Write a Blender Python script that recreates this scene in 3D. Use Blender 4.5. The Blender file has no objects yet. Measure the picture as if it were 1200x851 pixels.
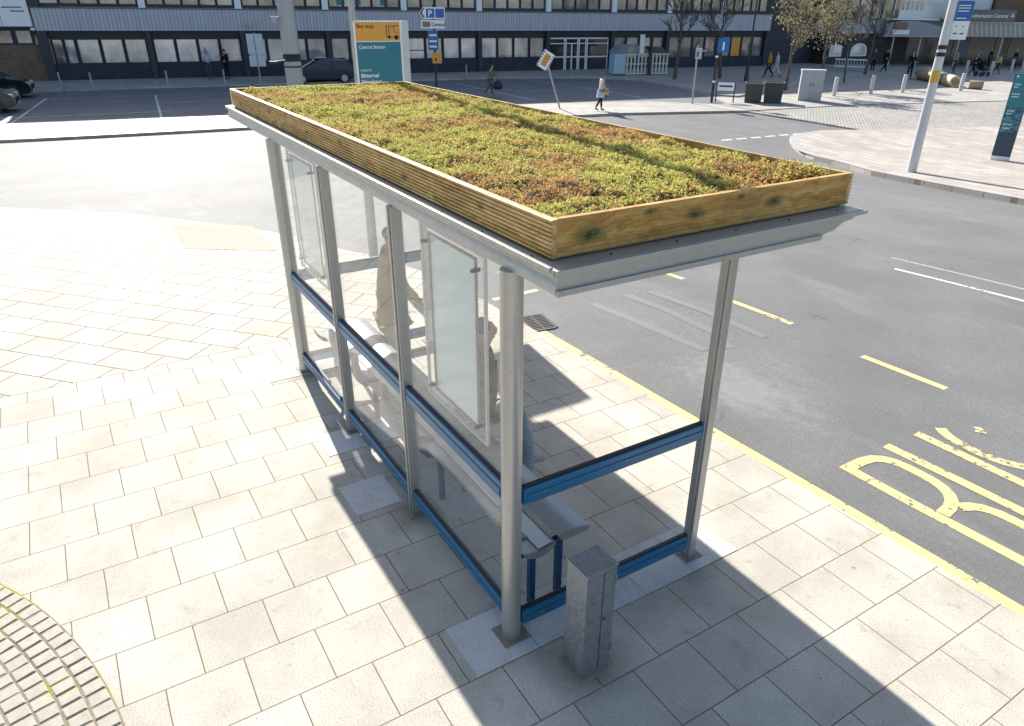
import bpy, bmesh, math, random
import numpy as np
from mathutils import Vector, Matrix
rnd = random.Random(7)
SC = bpy.context.scene
COL = SC.collection
PI = math.pi
V = Vector

# ------------------------------------------------------------------ camera
CP = V((-2.96054, 1.75945, 3.6777)); YAW, PITCH, ROLL = -0.56285, -0.47438, 0.01142
FPX = 841.69074
d = V((math.cos(YAW)*math.cos(PITCH), math.sin(YAW)*math.cos(PITCH), math.sin(PITCH)))
r0 = d.cross(V((0, 0, 1))).normalized(); u0 = r0.cross(d)
cr, sr = math.cos(ROLL), math.sin(ROLL)
rt = r0*cr + u0*sr; up = u0*cr - r0*sr
cam = bpy.data.cameras.new('camera'); camo = bpy.data.objects.new('camera', cam); COL.objects.link(camo)
camo.matrix_world = Matrix(((rt.x, up.x, -d.x, CP.x), (rt.y, up.y, -d.y, CP.y), (rt.z, up.z, -d.z, CP.z), (0, 0, 0, 1)))
cam.sensor_fit = 'HORIZONTAL'; cam.sensor_width = 36; cam.lens = 36*FPX/1200
cam.shift_x = (600-615.66)/1200; cam.shift_y = (442.245-425.5)/1200
cam.clip_end = 6000; cam.clip_start = 0.05
SC.camera = camo

# the street falls away gently beyond the shelter
FX, FY = math.cos(YAW), math.sin(YAW)
def sm(t):
    t = min(1, max(0, t)); return t*t*(3-2*t)
def dist(x, y): return (x-CP.x)*FX + (y-CP.y)*FY
def gz(x, y): return -.7*sm((dist(x, y)-9)/19)
ROAD = -.08

# ------------------------------------------------------------------ materials
class NT:
    def __init__(s, name):
        s.m = bpy.data.materials.new(name); s.m.use_nodes = True
        s.t = s.m.node_tree; s.t.nodes.clear()
        s.out = s.n('ShaderNodeOutputMaterial')
    def n(s, typ, **kw):
        nd = s.t.nodes.new(typ)
        for k, v in kw.items(): setattr(nd, k, v)
        return nd
    def l(s, a, b): s.t.links.new(a, b)
    def val(s, x, sock):
        if hasattr(x, 'is_linked') or isinstance(x, bpy.types.NodeSocket): s.l(x, sock)
        else: sock.default_value = x
    def math(s, op, a, b=0.0, c=0.0, clamp=False):
        nd = s.n('ShaderNodeMath', operation=op); nd.use_clamp = clamp
        s.val(a, nd.inputs[0]); s.val(b, nd.inputs[1])
        if len(nd.inputs) > 2: s.val(c, nd.inputs[2])
        return nd.outputs[0]
    def mix(s, f, a, b, mode='MIX'):
        nd = s.n('ShaderNodeMix', data_type='RGBA', blend_type=mode)
        s.val(f, nd.inputs[0])
        for x, i in ((a, 6), (b, 7)):
            if isinstance(x, tuple): nd.inputs[i].default_value = (*x[:3], 1)
            else: s.l(x, nd.inputs[i])
        return nd.outputs[2]
    def coord(s, kind='Object', scale=None, rot=None, loc=None):
        c = s.n('ShaderNodeTexCoord').outputs[kind]
        if scale or rot or loc:
            mp = s.n('ShaderNodeMapping')
            if scale: mp.inputs['Scale'].default_value = scale
            if rot: mp.inputs['Rotation'].default_value = rot
            if loc: mp.inputs['Location'].default_value = loc
            s.l(c, mp.inputs[0]); c = mp.outputs[0]
        return c
    def noise(s, co, scale, detail=3, rough=.55, out=0):
        nd = s.n('ShaderNodeTexNoise'); s.l(co, nd.inputs['Vector'])
        nd.inputs['Scale'].default_value = scale; nd.inputs['Detail'].default_value = detail
        nd.inputs['Roughness'].default_value = rough
        return nd.outputs[out]
    def ramp(s, f, *stops):
        nd = s.n('ShaderNodeValToRGB'); cr = nd.color_ramp
        while len(cr.elements) < len(stops): cr.elements.new(.5)
        for e, (p, c) in zip(cr.elements, stops):
            e.position = p; e.color = (*c[:3], 1) if isinstance(c, tuple) else (c, c, c, 1)
        s.l(f, nd.inputs[0]); return nd.outputs[0]
    def bump(s, h, strength=.3, dist=.01):
        nd = s.n('ShaderNodeBump'); nd.inputs['Strength'].default_value = strength
        nd.inputs['Distance'].default_value = dist; s.l(h, nd.inputs['Height']); return nd.outputs[0]
    def bsdf(s, color, rough=.6, metal=0., spec=.5, normal=None, **kw):
        b = s.n('ShaderNodeBsdfPrincipled')
        if isinstance(color, tuple): b.inputs['Base Color'].default_value = (*color[:3], 1)
        else: s.l(color, b.inputs['Base Color'])
        s.val(rough, b.inputs['Roughness']); s.val(metal, b.inputs['Metallic'])
        s.val(spec, b.inputs['Specular IOR Level'])
        if normal is not None: s.l(normal, b.inputs['Normal'])
        for k, v in kw.items(): s.val(v, b.inputs[k])
        return b.outputs[0]
    def fin(s, sh):
        s.l(sh, s.out.inputs[0]); return s.m

def plain(name, col, rough=.6, metal=0., spec=.5, var=.15, scale=6., bump=0., grime=0.):
    """paint / metal / cloth with slight uneven colour and gloss"""
    k = NT(name); co = k.coord('Object')
    n = k.noise(co, scale, 4); n2 = k.noise(co, scale*9, 3)
    c = k.mix(k.math('MULTIPLY', n, 1.0), tuple(x*(1-var) for x in col), tuple(min(1, x*(1+var)) for x in col))
    if grime:
        g = k.ramp(n2, (.5, 0.), (.72, 1.)); c = k.mix(k.math('MULTIPLY', g, grime), c, tuple(x*.45+.02 for x in col))
    rr = k.math('ADD', k.math('MULTIPLY', k.math('SUBTRACT', n2, .5), .18), rough)
    nm = k.bump(n2, bump, .01) if bump else None
    return k.fin(k.bsdf(c, rr, metal, spec, nm))

M = {}
def P(name, *a, **k):
    if name not in M: M[name] = plain(name, *a, **k)
    return M[name]

def slab_material():
    k = NT('concrete_paving_slabs')
    co = k.coord('Object')
    sp = k.n('ShaderNodeSeparateXYZ'); k.l(co, sp.inputs[0])
    def bond(u, v, bw, rh, mortar):
        cb = k.n('ShaderNodeCombineXYZ'); k.l(u, cb.inputs[0]); k.l(v, cb.inputs[1])
        b = k.n('ShaderNodeTexBrick'); k.l(cb.outputs[0], b.inputs['Vector'])
        b.offset = .5; b.offset_frequency = 2
        b.inputs['Scale'].default_value = 1; b.inputs['Brick Width'].default_value = bw; b.inputs['Row Height'].default_value = rh
        b.inputs['Mortar Size'].default_value = mortar; b.inputs['Mortar Smooth'].default_value = .3; b.inputs['Bias'].default_value = 0
        b.inputs['Color1'].default_value = (0, 0, 0, 1); b.inputs['Color2'].default_value = (1, 1, 1, 1); b.inputs['Mortar'].default_value = (.5, .5, .5, 1)
        return b
    X, Y = sp.outputs[0], sp.outputs[1]
    wob = k.math('MULTIPLY', k.math('SUBTRACT', k.noise(co, 3., 2), .5), .006)
    b1 = bond(k.math('ADD', k.math('ADD', Y, wob), .454*100-1.985), k.math('ADD', k.math('ADD', X, wob), .2+.454*100), .454, .454, .0045)
    c45 = math.cos(math.radians(42)); s45 = math.sin(math.radians(42))
    ru = k.math('ADD', k.math('ADD', k.math('MULTIPLY', X, c45), k.math('MULTIPLY', Y, s45)), 200.1)
    rv = k.math('ADD', k.math('SUBTRACT', k.math('MULTIPLY', Y, c45), k.math('MULTIPLY', X, s45)), 200.25)
    b2 = bond(ru, rv, .62, .43, .010)
    msk = k.math('GREATER_THAN', X, 5.5)
    # a straight course joint where the two bonds meet
    ej = k.math('LESS_THAN', k.math('ABSOLUTE', k.math('SUBTRACT', X, 5.5)), .006)
    fac = k.math('ADD', k.math('MULTIPLY', b1.outputs['Fac'], k.math('SUBTRACT', 1., msk)), k.math('MULTIPLY', b2.outputs['Fac'], msk))
    fac = k.math('MAXIMUM', fac, ej, clamp=True)
    tone = k.mix(msk, b1.outputs['Color'], b2.outputs['Color'])
    base = k.mix(tone, (.525, .482, .400), (.590, .545, .460))
    agg = k.noise(co, 105, 3, .8)
    base = k.mix(k.ramp(agg, (.34, 1.), (.46, 0.)), base, (.19, .18, .165))
    base = k.mix(k.ramp(agg, (.56, 0.), (.68, 1.)), base, (.70, .69, .67))
    big = k.noise(co, 1.1, 5, .65)
    base = k.mix(k.ramp(big, (.38, .45), (.60, 0.)), base, (.27, .24, .20))
    st = k.noise(co, 5.5, 6, .7)
    base = k.mix(k.ramp(st, (.58, 0.), (.74, .5)), base, (.21, .18, .14))
    gv = k.n('ShaderNodeTexVoronoi'); gv.inputs['Scale'].default_value = 2.6; k.l(co, gv.inputs['Vector'])
    gs = k.n('ShaderNodeSeparateColor'); k.l(gv.outputs['Color'], gs.inputs[0])
    gum = k.math('MULTIPLY', k.ramp(gv.outputs['Distance'], (.034, 1.), (.046, 0.)), k.math('GREATER_THAN', gs.outputs[0], .40))
    base = k.mix(k.math('MULTIPLY', gum, .6), base, (.16, .15, .14))
    pk = k.noise(co, 31., 2, .5)
    base = k.mix(k.ramp(pk, (.72, 0.), (.75, .5)), base, (.14, .13, .12))
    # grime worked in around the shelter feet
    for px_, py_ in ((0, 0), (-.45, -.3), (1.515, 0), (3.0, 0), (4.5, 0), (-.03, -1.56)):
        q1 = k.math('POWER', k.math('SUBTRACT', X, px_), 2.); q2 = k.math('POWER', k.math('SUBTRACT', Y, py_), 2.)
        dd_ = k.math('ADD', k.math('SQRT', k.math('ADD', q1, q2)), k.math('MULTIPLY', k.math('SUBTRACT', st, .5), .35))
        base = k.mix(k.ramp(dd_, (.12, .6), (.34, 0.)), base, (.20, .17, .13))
    jn = k.noise(co, 9., 3)
    jc = k.mix(jn, (.13, .11, .08), (.23, .19, .13))
    c = k.mix(fac, base, jc)
    h = k.math('SUBTRACT', k.math('MULTIPLY', agg, .22), fac)
    nm = k.bump(h, .45, .006)
    return k.fin(k.bsdf(c, k.math('ADD', .68, k.math('MULTIPLY', big, .15)), 0, .07, nm))

def asphalt_material(name, col, patch=True, spec=.5, rough=.55):
    k = NT(name); co = k.coord('Object')
    agg = k.noise(co, 46, 5, .95); fine = k.noise(co, 120, 2, .6)
    big = k.noise(co, .55, 5, .6)
    c = k.mix(agg, tuple(x*.25 for x in col), tuple(x*1.8 for x in col))
    c = k.mix(k.ramp(fine, (.60, 0.), (.70, .9)), c, tuple(min(1, x*2.3) for x in col))
    c = k.mix(k.ramp(big, (.36, .38), (.62, 0.)), c, tuple(x*.62 for x in col))
    if patch:
        w = k.noise(k.coord('Object', scale=(.35, 1.2, 1)), 1.3, 5, .65)
        c = k.mix(k.ramp(w, (.56, 0.), (.74, .45)), c, tuple(x*1.55 for x in col))
        crack = k.n('ShaderNodeTexVoronoi', feature='DISTANCE_TO_EDGE'); crack.inputs['Scale'].default_value = .42
        wv = k.n('ShaderNodeVectorMath', operation='ADD'); k.l(co, wv.inputs[0])
        sc = k.n('ShaderNodeVectorMath', operation='SCALE'); k.l(k.noise(co, 3., 4, .6, 1), sc.inputs[0]); sc.inputs['Scale'].default_value = .55
        k.l(sc.outputs[0], wv.inputs[1]); k.l(wv.outputs[0], crack.inputs['Vector'])
        gate = k.ramp(k.noise(co, .8, 2), (.60, 0.), (.66, .55))
        cm = k.math('MULTIPLY', k.ramp(crack.outputs['Distance'], (.002, 1.), (.006, 0.)), gate)
        c = k.mix(cm, c, tuple(x*.35 for x in col))
    if patch == 2:    # pale scuffed patch where the buses pull in
        sp = k.n('ShaderNodeVectorMath', operation='SUBTRACT'); k.l(co, sp.inputs[0]); sp.inputs[1].default_value = (1.75, -4.1, ROAD)
        sc2 = k.n('ShaderNodeVectorMath', operation='MULTIPLY'); k.l(sp.outputs[0], sc2.inputs[0]); sc2.inputs[1].default_value = (.75, 1.5, 1)
        ln = k.n('ShaderNodeVectorMath', operation='LENGTH'); k.l(sc2.outputs[0], ln.inputs[0])
        tt_ = k.math('ADD', ln.outputs['Value'], k.math('MULTIPLY', k.math('SUBTRACT', k.noise(co, 4.5, 6, .75), .5), 2.2))
        c = k.mix(k.ramp(tt_, (.15, .36), (.8, 0.)), c, (.38, .37, .35))
    nm = k.bump(agg, .7, .012)
    return k.fin(k.bsdf(c, rough, 0, spec, nm))

def block_material(name, c1, c2, bw, rh, ang, mortar=.01, jc=(.2, .18, .15), rough=.55, spec=.42):
    k = NT(name); co = k.coord('Object', rot=(0, 0, ang), loc=(300, 300, 0))
    b = k.n('ShaderNodeTexBrick'); k.l(co, b.inputs['Vector']); b.offset = .5
    for n_, v in (('Scale', 1), ('Brick Width', bw), ('Row Height', rh), ('Mortar Size', mortar), ('Mortar Smooth', .4), ('Bias', 0)): b.inputs[n_].default_value = v
    b.inputs['Color1'].default_value = (*c1, 1); b.inputs['Color2'].default_value = (*c2, 1); b.inputs['Mortar'].default_value = (*jc, 1)
    c = b.outputs['Color']; o = k.coord('Object')
    c = k.mix(k.ramp(k.noise(o, .5, 5, .65), (.4, .4), (.62, 0.)), c, tuple(x*.7 for x in c1))
    c = k.mix(k.ramp(k.noise(o, 40, 2, .6), (.38, .35), (.5, 0.)), c, tuple(x*.55 for x in c1))
    nm = k.bump(k.math('SUBTRACT', k.math('MULTIPLY', k.noise(o, 40, 2), .2), b.outputs['Fac']), .4, .008)
    return k.fin(k.bsdf(c, rough, 0, spec, nm))

def wall_brick(name, c1, c2, mortar=(.10, .095, .09)):
    k = NT(name); g = k.coord('Object'); s = k.n('ShaderNodeSeparateXYZ'); k.l(g, s.inputs[0])
    cb = k.n('ShaderNodeCombineXYZ'); k.l(k.math('ADD', s.outputs[0], 100.), cb.inputs[0]); k.l(k.math('ADD', s.outputs[2], 100.), cb.inputs[1])
    b = k.n('ShaderNodeTexBrick'); k.l(cb.outputs[0], b.inputs['Vector'])
    for n_, v in (('Scale', 1), ('Brick Width', .225), ('Row Height', .075), ('Mortar Size', .006), ('Bias', 0)): b.inputs[n_].default_value = v
    b.inputs['Color1'].default_value = (*c1, 1); b.inputs['Color2'].default_value = (*c2, 1); b.inputs['Mortar'].default_value = (*mortar, 1)
    c = k.mix(k.ramp(k.noise(g, 1.2, 5, .65), (.35, .5), (.6, 0.)), b.outputs['Color'], tuple(x*.6 for x in c1))
    return k.fin(k.bsdf(c, .75, 0, .3, k.bump(b.outputs['Fac'], .4, .006)))

def paint_material(name, col, under, wear=.5, scale=14):
    """worn thermoplastic road paint: chips show the asphalt below"""
    k = NT(name); co = k.coord('Object')
    n = k.noise(co, scale, 6, .72); b = k.noise(co, 1.1, 3, .5)
    t = k.math('ADD', n, k.math('MULTIPLY', k.math('SUBTRACT', b, .5), .55))
    w = k.ramp(t, (wear, 0.), (wear+.03, 1.))
    c = k.mix(k.noise(co, 60, 2), tuple(x*.8 for x in col), tuple(min(1, x*1.1) for x in col))
    c = k.mix(w, c, under)
    return k.fin(k.bsdf(c, .6, 0, .4, k.bump(k.noise(co, 75, 2), .4, .006)))

def wood_material(name, axis, knots, tone=(1, 1, 1)):
    k = NT(name); sc = (1.2, 22, 22) if axis == 0 else (22, 1.2, 22)
    o = k.coord('Object'); co = k.coord('Object', scale=sc)
    wob = k.n('ShaderNodeVectorMath', operation='ADD'); k.l(co, wob.inputs[0])
    s2 = k.n('ShaderNodeVectorMath', operation='SCALE'); k.l(k.noise(o, 5., 3, .5, 1), s2.inputs[0]); s2.inputs['Scale'].default_value = 2.6
    k.l(s2.outputs[0], wob.inputs[1])
    g = k.noise(wob.outputs[0], 1.0, 5, .6)
    c = k.ramp(g, (.30, (.26, .145, .04)), (.45, (.46, .285, .09)), (.58, (.60, .41, .16)), (.74, (.70, .53, .25)))
    c = k.mix(1., c, tone, 'MULTIPLY')
    c = k.mix(k.ramp(k.noise(o, 1.3, 3), (.4, .35), (.6, 0.)), c, (.30, .20, .06))
    dmin = None
    for (kx, ky, kz, kr) in knots:
        vm = k.n('ShaderNodeVectorMath', operation='SUBTRACT'); k.l(o, vm.inputs[0]); vm.inputs[1].default_value = (kx, ky, kz)
        st = k.n('ShaderNodeVectorMath', operation='MULTIPLY'); k.l(vm.outputs[0], st.inputs[0])
        st.inputs[1].default_value = (.55/kr, 1/kr, 1.3/kr) if axis == 0 else (1/kr, .55/kr, 1.3/kr)
        ln = k.n('ShaderNodeVectorMath', operation='LENGTH'); k.l(st.outputs[0], ln.inputs[0])
        dmin = ln.outputs['Value'] if dmin is None else k.math('MINIMUM', dmin, ln.outputs['Value'])
    if dmin is not None:
        dn = k.math('ADD', dmin, k.math('MULTIPLY', k.math('SUBTRACT', k.noise(o, 38, 3), .5), .9))
        c = k.mix(k.ramp(dn, (.35, .85), (1.0, 0.)), c, (.07, .095, .025))
        c = k.mix(k.ramp(dn, (.12, .8), (.34, 0.)), c, (.05, .035, .015))
    return k.fin(k.bsdf(c, .62, 0, .35, k.bump(g, .25, .004)))

def glass_material(name, tint=(.97, .977, .98), refl=1.0, haze=.0):
    k = NT(name)
    t = k.n('ShaderNodeBsdfTransparent'); t.inputs[0].default_value = (*tint, 1)
    g = k.n('ShaderNodeBsdfGlossy'); g.inputs['Roughness'].default_value = .015; g.inputs[0].default_value = (1, 1, 1, 1)
    f = k.n('ShaderNodeLayerWeight'); f.inputs['Blend'].default_value = .5
    fr = k.math('ADD', k.math('MULTIPLY', k.math('POWER', f.outputs['Facing'], 5.), .96), .045)
    mx = k.n('ShaderNodeMixShader'); k.l(k.math('MULTIPLY', fr, refl*.7, clamp=True), mx.inputs[0]); k.l(t.outputs[0], mx.inputs[1]); k.l(g.outputs[0], mx.inputs[2])
    sh = mx.outputs[0]
    if haze:   # pale diffuse veil, painting in the glare of reflected paving
        df = k.n('ShaderNodeBsdfDiffuse'); df.inputs[0].default_value = (.62, .64, .63, 1)
        m2 = k.n('ShaderNodeMixShader'); co = k.coord('Object')
        k.l(k.math('MULTIPLY', k.ramp(k.noise(co, 2.2, 5, .65), (.25, .45), (.75, 1.)), haze), m2.inputs[0]); k.l(sh, m2.inputs[1]); k.l(df.outputs[0], m2.inputs[2]); sh = m2.outputs[0]
    return k.fin(sh)

def window_material(name, lo, hi, spec=1.0):
    """building glass seen from outside: mirror-like face over a dim room or a pale blind; pale tones also paint in bright reflections"""
    k = NT(name); oi = k.n('ShaderNodeObjectInfo').outputs['Random']
    o = k.coord('Object')
    st = k.noise(k.coord('Object', scale=(1.4, 1, .7)), 1.1, 3, .5)
    t = k.math('ADD', k.math('MULTIPLY', oi, .75), k.math('MULTIPLY', k.math('SUBTRACT', st, .45), 1.1), clamp=True)
    c = k.mix(t, lo, hi)
    return k.fin(k.bsdf(c, .08, 0, spec, k.bump(k.noise(o, .9, 2), .12, .05), IOR=1.9))

def leaf_material(name, c1, c2, c3, trans=.25, c0=None):
    k = NT(name)
    a = k.n('ShaderNodeAttribute'); a.attribute_name = 'tint'
    c = k.ramp(a.outputs['Fac'], (0., c0), (.30, c1), (.55, c2), (1., c3)) if c0 else k.ramp(a.outputs['Fac'], (0., c1), (.5, c2), (1., c3))
    b = k.bsdf(c, .75, 0, .12)
    tr = k.n('ShaderNodeBsdfTranslucent'); k.l(c, tr.inputs[0])
    mx = k.n('ShaderNodeMixShader'); mx.inputs[0].default_value = trans; k.l(b, mx.inputs[1]); k.l(tr.outputs[0], mx.inputs[2])
    return k.fin(mx.outputs[0])

def galv_material():
    k = NT('galvanised_steel'); o = k.coord('Object')
    v = k.n('ShaderNodeTexVoronoi'); v.inputs['Scale'].default_value = 55; k.l(o, v.inputs['Vector'])
    c = k.mix(k.n('ShaderNodeSeparateColor').outputs[0], (.2,)*3, (.3,)*3)
    s = k.n('ShaderNodeSeparateColor'); k.l(v.outputs['Color'], s.inputs[0])
    c = k.mix(s.outputs[0], (.27, .295, .32), (.345, .37, .395))
    c = k.mix(k.ramp(k.noise(o, 7, 5, .7), (.55, 0.), (.72, .5)), c, (.17, .16, .14))
    return k.fin(k.bsdf(c, k.math('ADD', .36, k.math('MULTIPLY', s.outputs[1], .2)), .75, .5, k.bump(s.outputs[2], .05, .004)))

M['slabs'] = slab_material()
M['road'] = asphalt_material('road_asphalt', (.180, .179, .173), 2, rough=.68, spec=.115)
M['carpark'] = asphalt_material('car_park_asphalt', (.155, .155, .158), rough=.6)
M['groundm'] = asphalt_material('distant_ground', (.16, .155, .145), patch=False, spec=.3, rough=.8)
M['farpave'] = block_material('far_footway_slabs', (.40, .37, .33), (.48, .45, .40), .6, .45, .1, spec=.15, rough=.7)
M['island'] = block_material('pinkish_block_paving', (.40, .355, .315), (.54, .48, .42), .9, .42, .35, .018, (.20, .18, .15), .7, .15)
M['sett'] = block_material('pale_sett_paving', (.34, .32, .29), (.48, .46, .42), .22, .14, .9, .016, (.17, .155, .13), .7, .15)
M['kerb'] = block_material('granite_kerb_stone', (.40, .385, .36), (.48, .46, .43), .9, 5, 1.6, .008)
M['yellow'] = paint_material('worn_yellow_road_paint', (.72, .56, .25), (.15, .148, .14), .60, 11)
M['yellowtxt'] = paint_material('worn_yellow_lettering_paint', (.72, .56, .25), (.15, .148, .14), .585, 16)
M['yellowkerb'] = paint_material('yellow_kerb_paint', (.74, .58, .25), (.17, .168, .16), .60, 9)
M['faint'] = paint_material('ghost_yellow_paint', (.190, .187, .174), (.172, .171, .165), .46)
M['white'] = paint_material('worn_white_road_paint', (.72, .72, .70), (.17, .17, .165), .62)
M['whitefade'] = paint_material('faded_white_road_paint', (.42, .42, .41), (.15, .148, .14), .55)
M['whitecp'] = paint_material('thin_white_bay_paint', (.68, .69, .70), (.155, .155, .158), .6, 3)
M['galv'] = galv_material()
M['alu'] = plain('satin_grey_aluminium', (.43, .425, .405), .34, .55, .5, .10, 3, grime=.16)
M['aluroof'] = plain('brushed_gutter_aluminium', (.40, .395, .37), .40, .4, .5, .12, 2.5, grime=.22)
M['blue'] = plain('blue_powder_coat', (.013, .120, .245), .33, 0, .5, .12, 3, grime=.12)
M['bluedark'] = plain('blue_enamel_bench_frame', (.012, .05, .12), .35, 0, .5, .12, 3)
M['glass'] = glass_material('shelter_glass', haze=.05)
M['clear'] = glass_material('clear_acrylic', (.93, .94, .93), haze=.03)
M['black'] = plain('black_rubber', (.015, .015, .017), .6)
M['bench'] = plain('grey_seat_extrusion', (.29, .31, .33), .38, .25, .5, .08, 4, grime=.15)
k = NT('pale_concrete_slab'); co = k.coord('Object')
c_ = k.mix(k.ramp(k.noise(co, 140, 2, .7), (.36, .7), (.5, 0.)), (.58, .575, .56), (.36, .35, .33)); c_ = k.mix(k.ramp(k.noise(co, 3.5, 6, .7), (.5, 0.), (.72, .55)), c_, (.33, .30, .25)); c_ = k.mix(k.ramp(k.noise(co, 24, 2), (.70, 0.), (.74, .7)), c_, (.12, .11, .1))
M['whiteslab'] = k.fin(k.bsdf(c_, .75, 0, .3, k.bump(k.noise(co, 140, 2), .3, .005)))
M['poster'] = plain('poster_back_film', (.82, .93, .99), .35, 0, .5, .04, 2)
M['navywall'] = wall_brick('navy_painted_brick', (.034, .040, .060), (.050, .056, .082), (.022, .026, .038))
M['navy'] = plain('navy_metal_panel', (.030, .035, .055), .5, 0, .4)
M['dark'] = plain('dark_recess_panel', (.034, .034, .036), .6, 0, .4)
M['brownbrick'] = wall_brick('brown_brick', (.16, .105, .07), (.22, .15, .10))
M['winpale'] = window_material('reflecting_window_pane', (.12, .12, .12), (.82, .80, .75))
M['windark'] = window_material('dim_upper_window_pane', (.03, .034, .042), (.42, .41, .38), .9)
M['wincurt'] = window_material('curtained_window_pane', (.16, .14, .10), (.48, .44, .34), .7)
M['offwhite'] = plain('off_white_paint', (.80, .81, .82), .5, 0, .4, .08, 2, grime=.15)
M['signblue'] = plain('sign_blue', (.015, .12, .36), .4, 0, .5, .06)
M['signteal'] = plain('sign_teal', (.02, .17, .22), .35, 0, .5, .05)
M['signorange'] = plain('sign_orange', (.70, .33, .045), .4, 0, .5, .05)
M['signwhite'] = plain('sign_white', (.78, .79, .80), .4, 0, .5, .03)
M['letter'] = plain('dark_lettering', (.03, .025, .02), .5)
M['polegrey'] = plain('grey_pole_paint', (.36, .37, .38), .42, .3, .5, .1, 2, grime=.15)
M['polelight'] = plain('pale_grey_pole_paint', (.55, .56, .57), .42, .2, .5, .1, 2, grime=.15)
M['poleblack'] = plain('black_pole_paint', (.018, .018, .02), .4, 0, .5)
M['bark'] = plain('bark', (.115, .095, .08), .85, 0, .2, .35, 9, .5)
M['leaf'] = leaf_material('spring_leaf', (.20, .17, .085), (.32, .29, .16), (.46, .43, .30))
M['sedumleaf'] = leaf_material('sedum_leaf', (.60, .32, .12), (.70, .50, .22), (.57, .61, .15), .34, (.11, .10, .04))
M['soil'] = plain('roof_substrate', (.060, .042, .022), .95, 0, .1, .6, 26, .7)
k = NT('mossy_sand_joint'); co = k.coord('Object')
c_ = k.mix(k.noise(co, 20, 3), (.20, .17, .12), (.32, .27, .19)); c_ = k.mix(k.ramp(k.noise(co, 1.6, 3), (.56, 0.), (.62, 1.)), c_, (.26, .27, .04))
M['moss'] = k.fin(k.bsdf(c_, .95, 0, .1, k.bump(k.noise(co, 40, 3), .6, .01)))
M['stone'] = plain('granite_sett', (.42, .375, .31), .7, 0, .35, .25, 22, .5, grime=.25)
M['tactile'] = plain('buff_tactile_slab', (.58, .49, .35), .8, 0, .1, .10, 5)
M['tan'] = plain('carved_tan_stone', (.33, .265, .18), .7, 0, .3, .25, 2.5, .2)
M['skin'] = plain('skin', (.45, .27, .19), .55, 0, .4, .08, 8)

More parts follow.
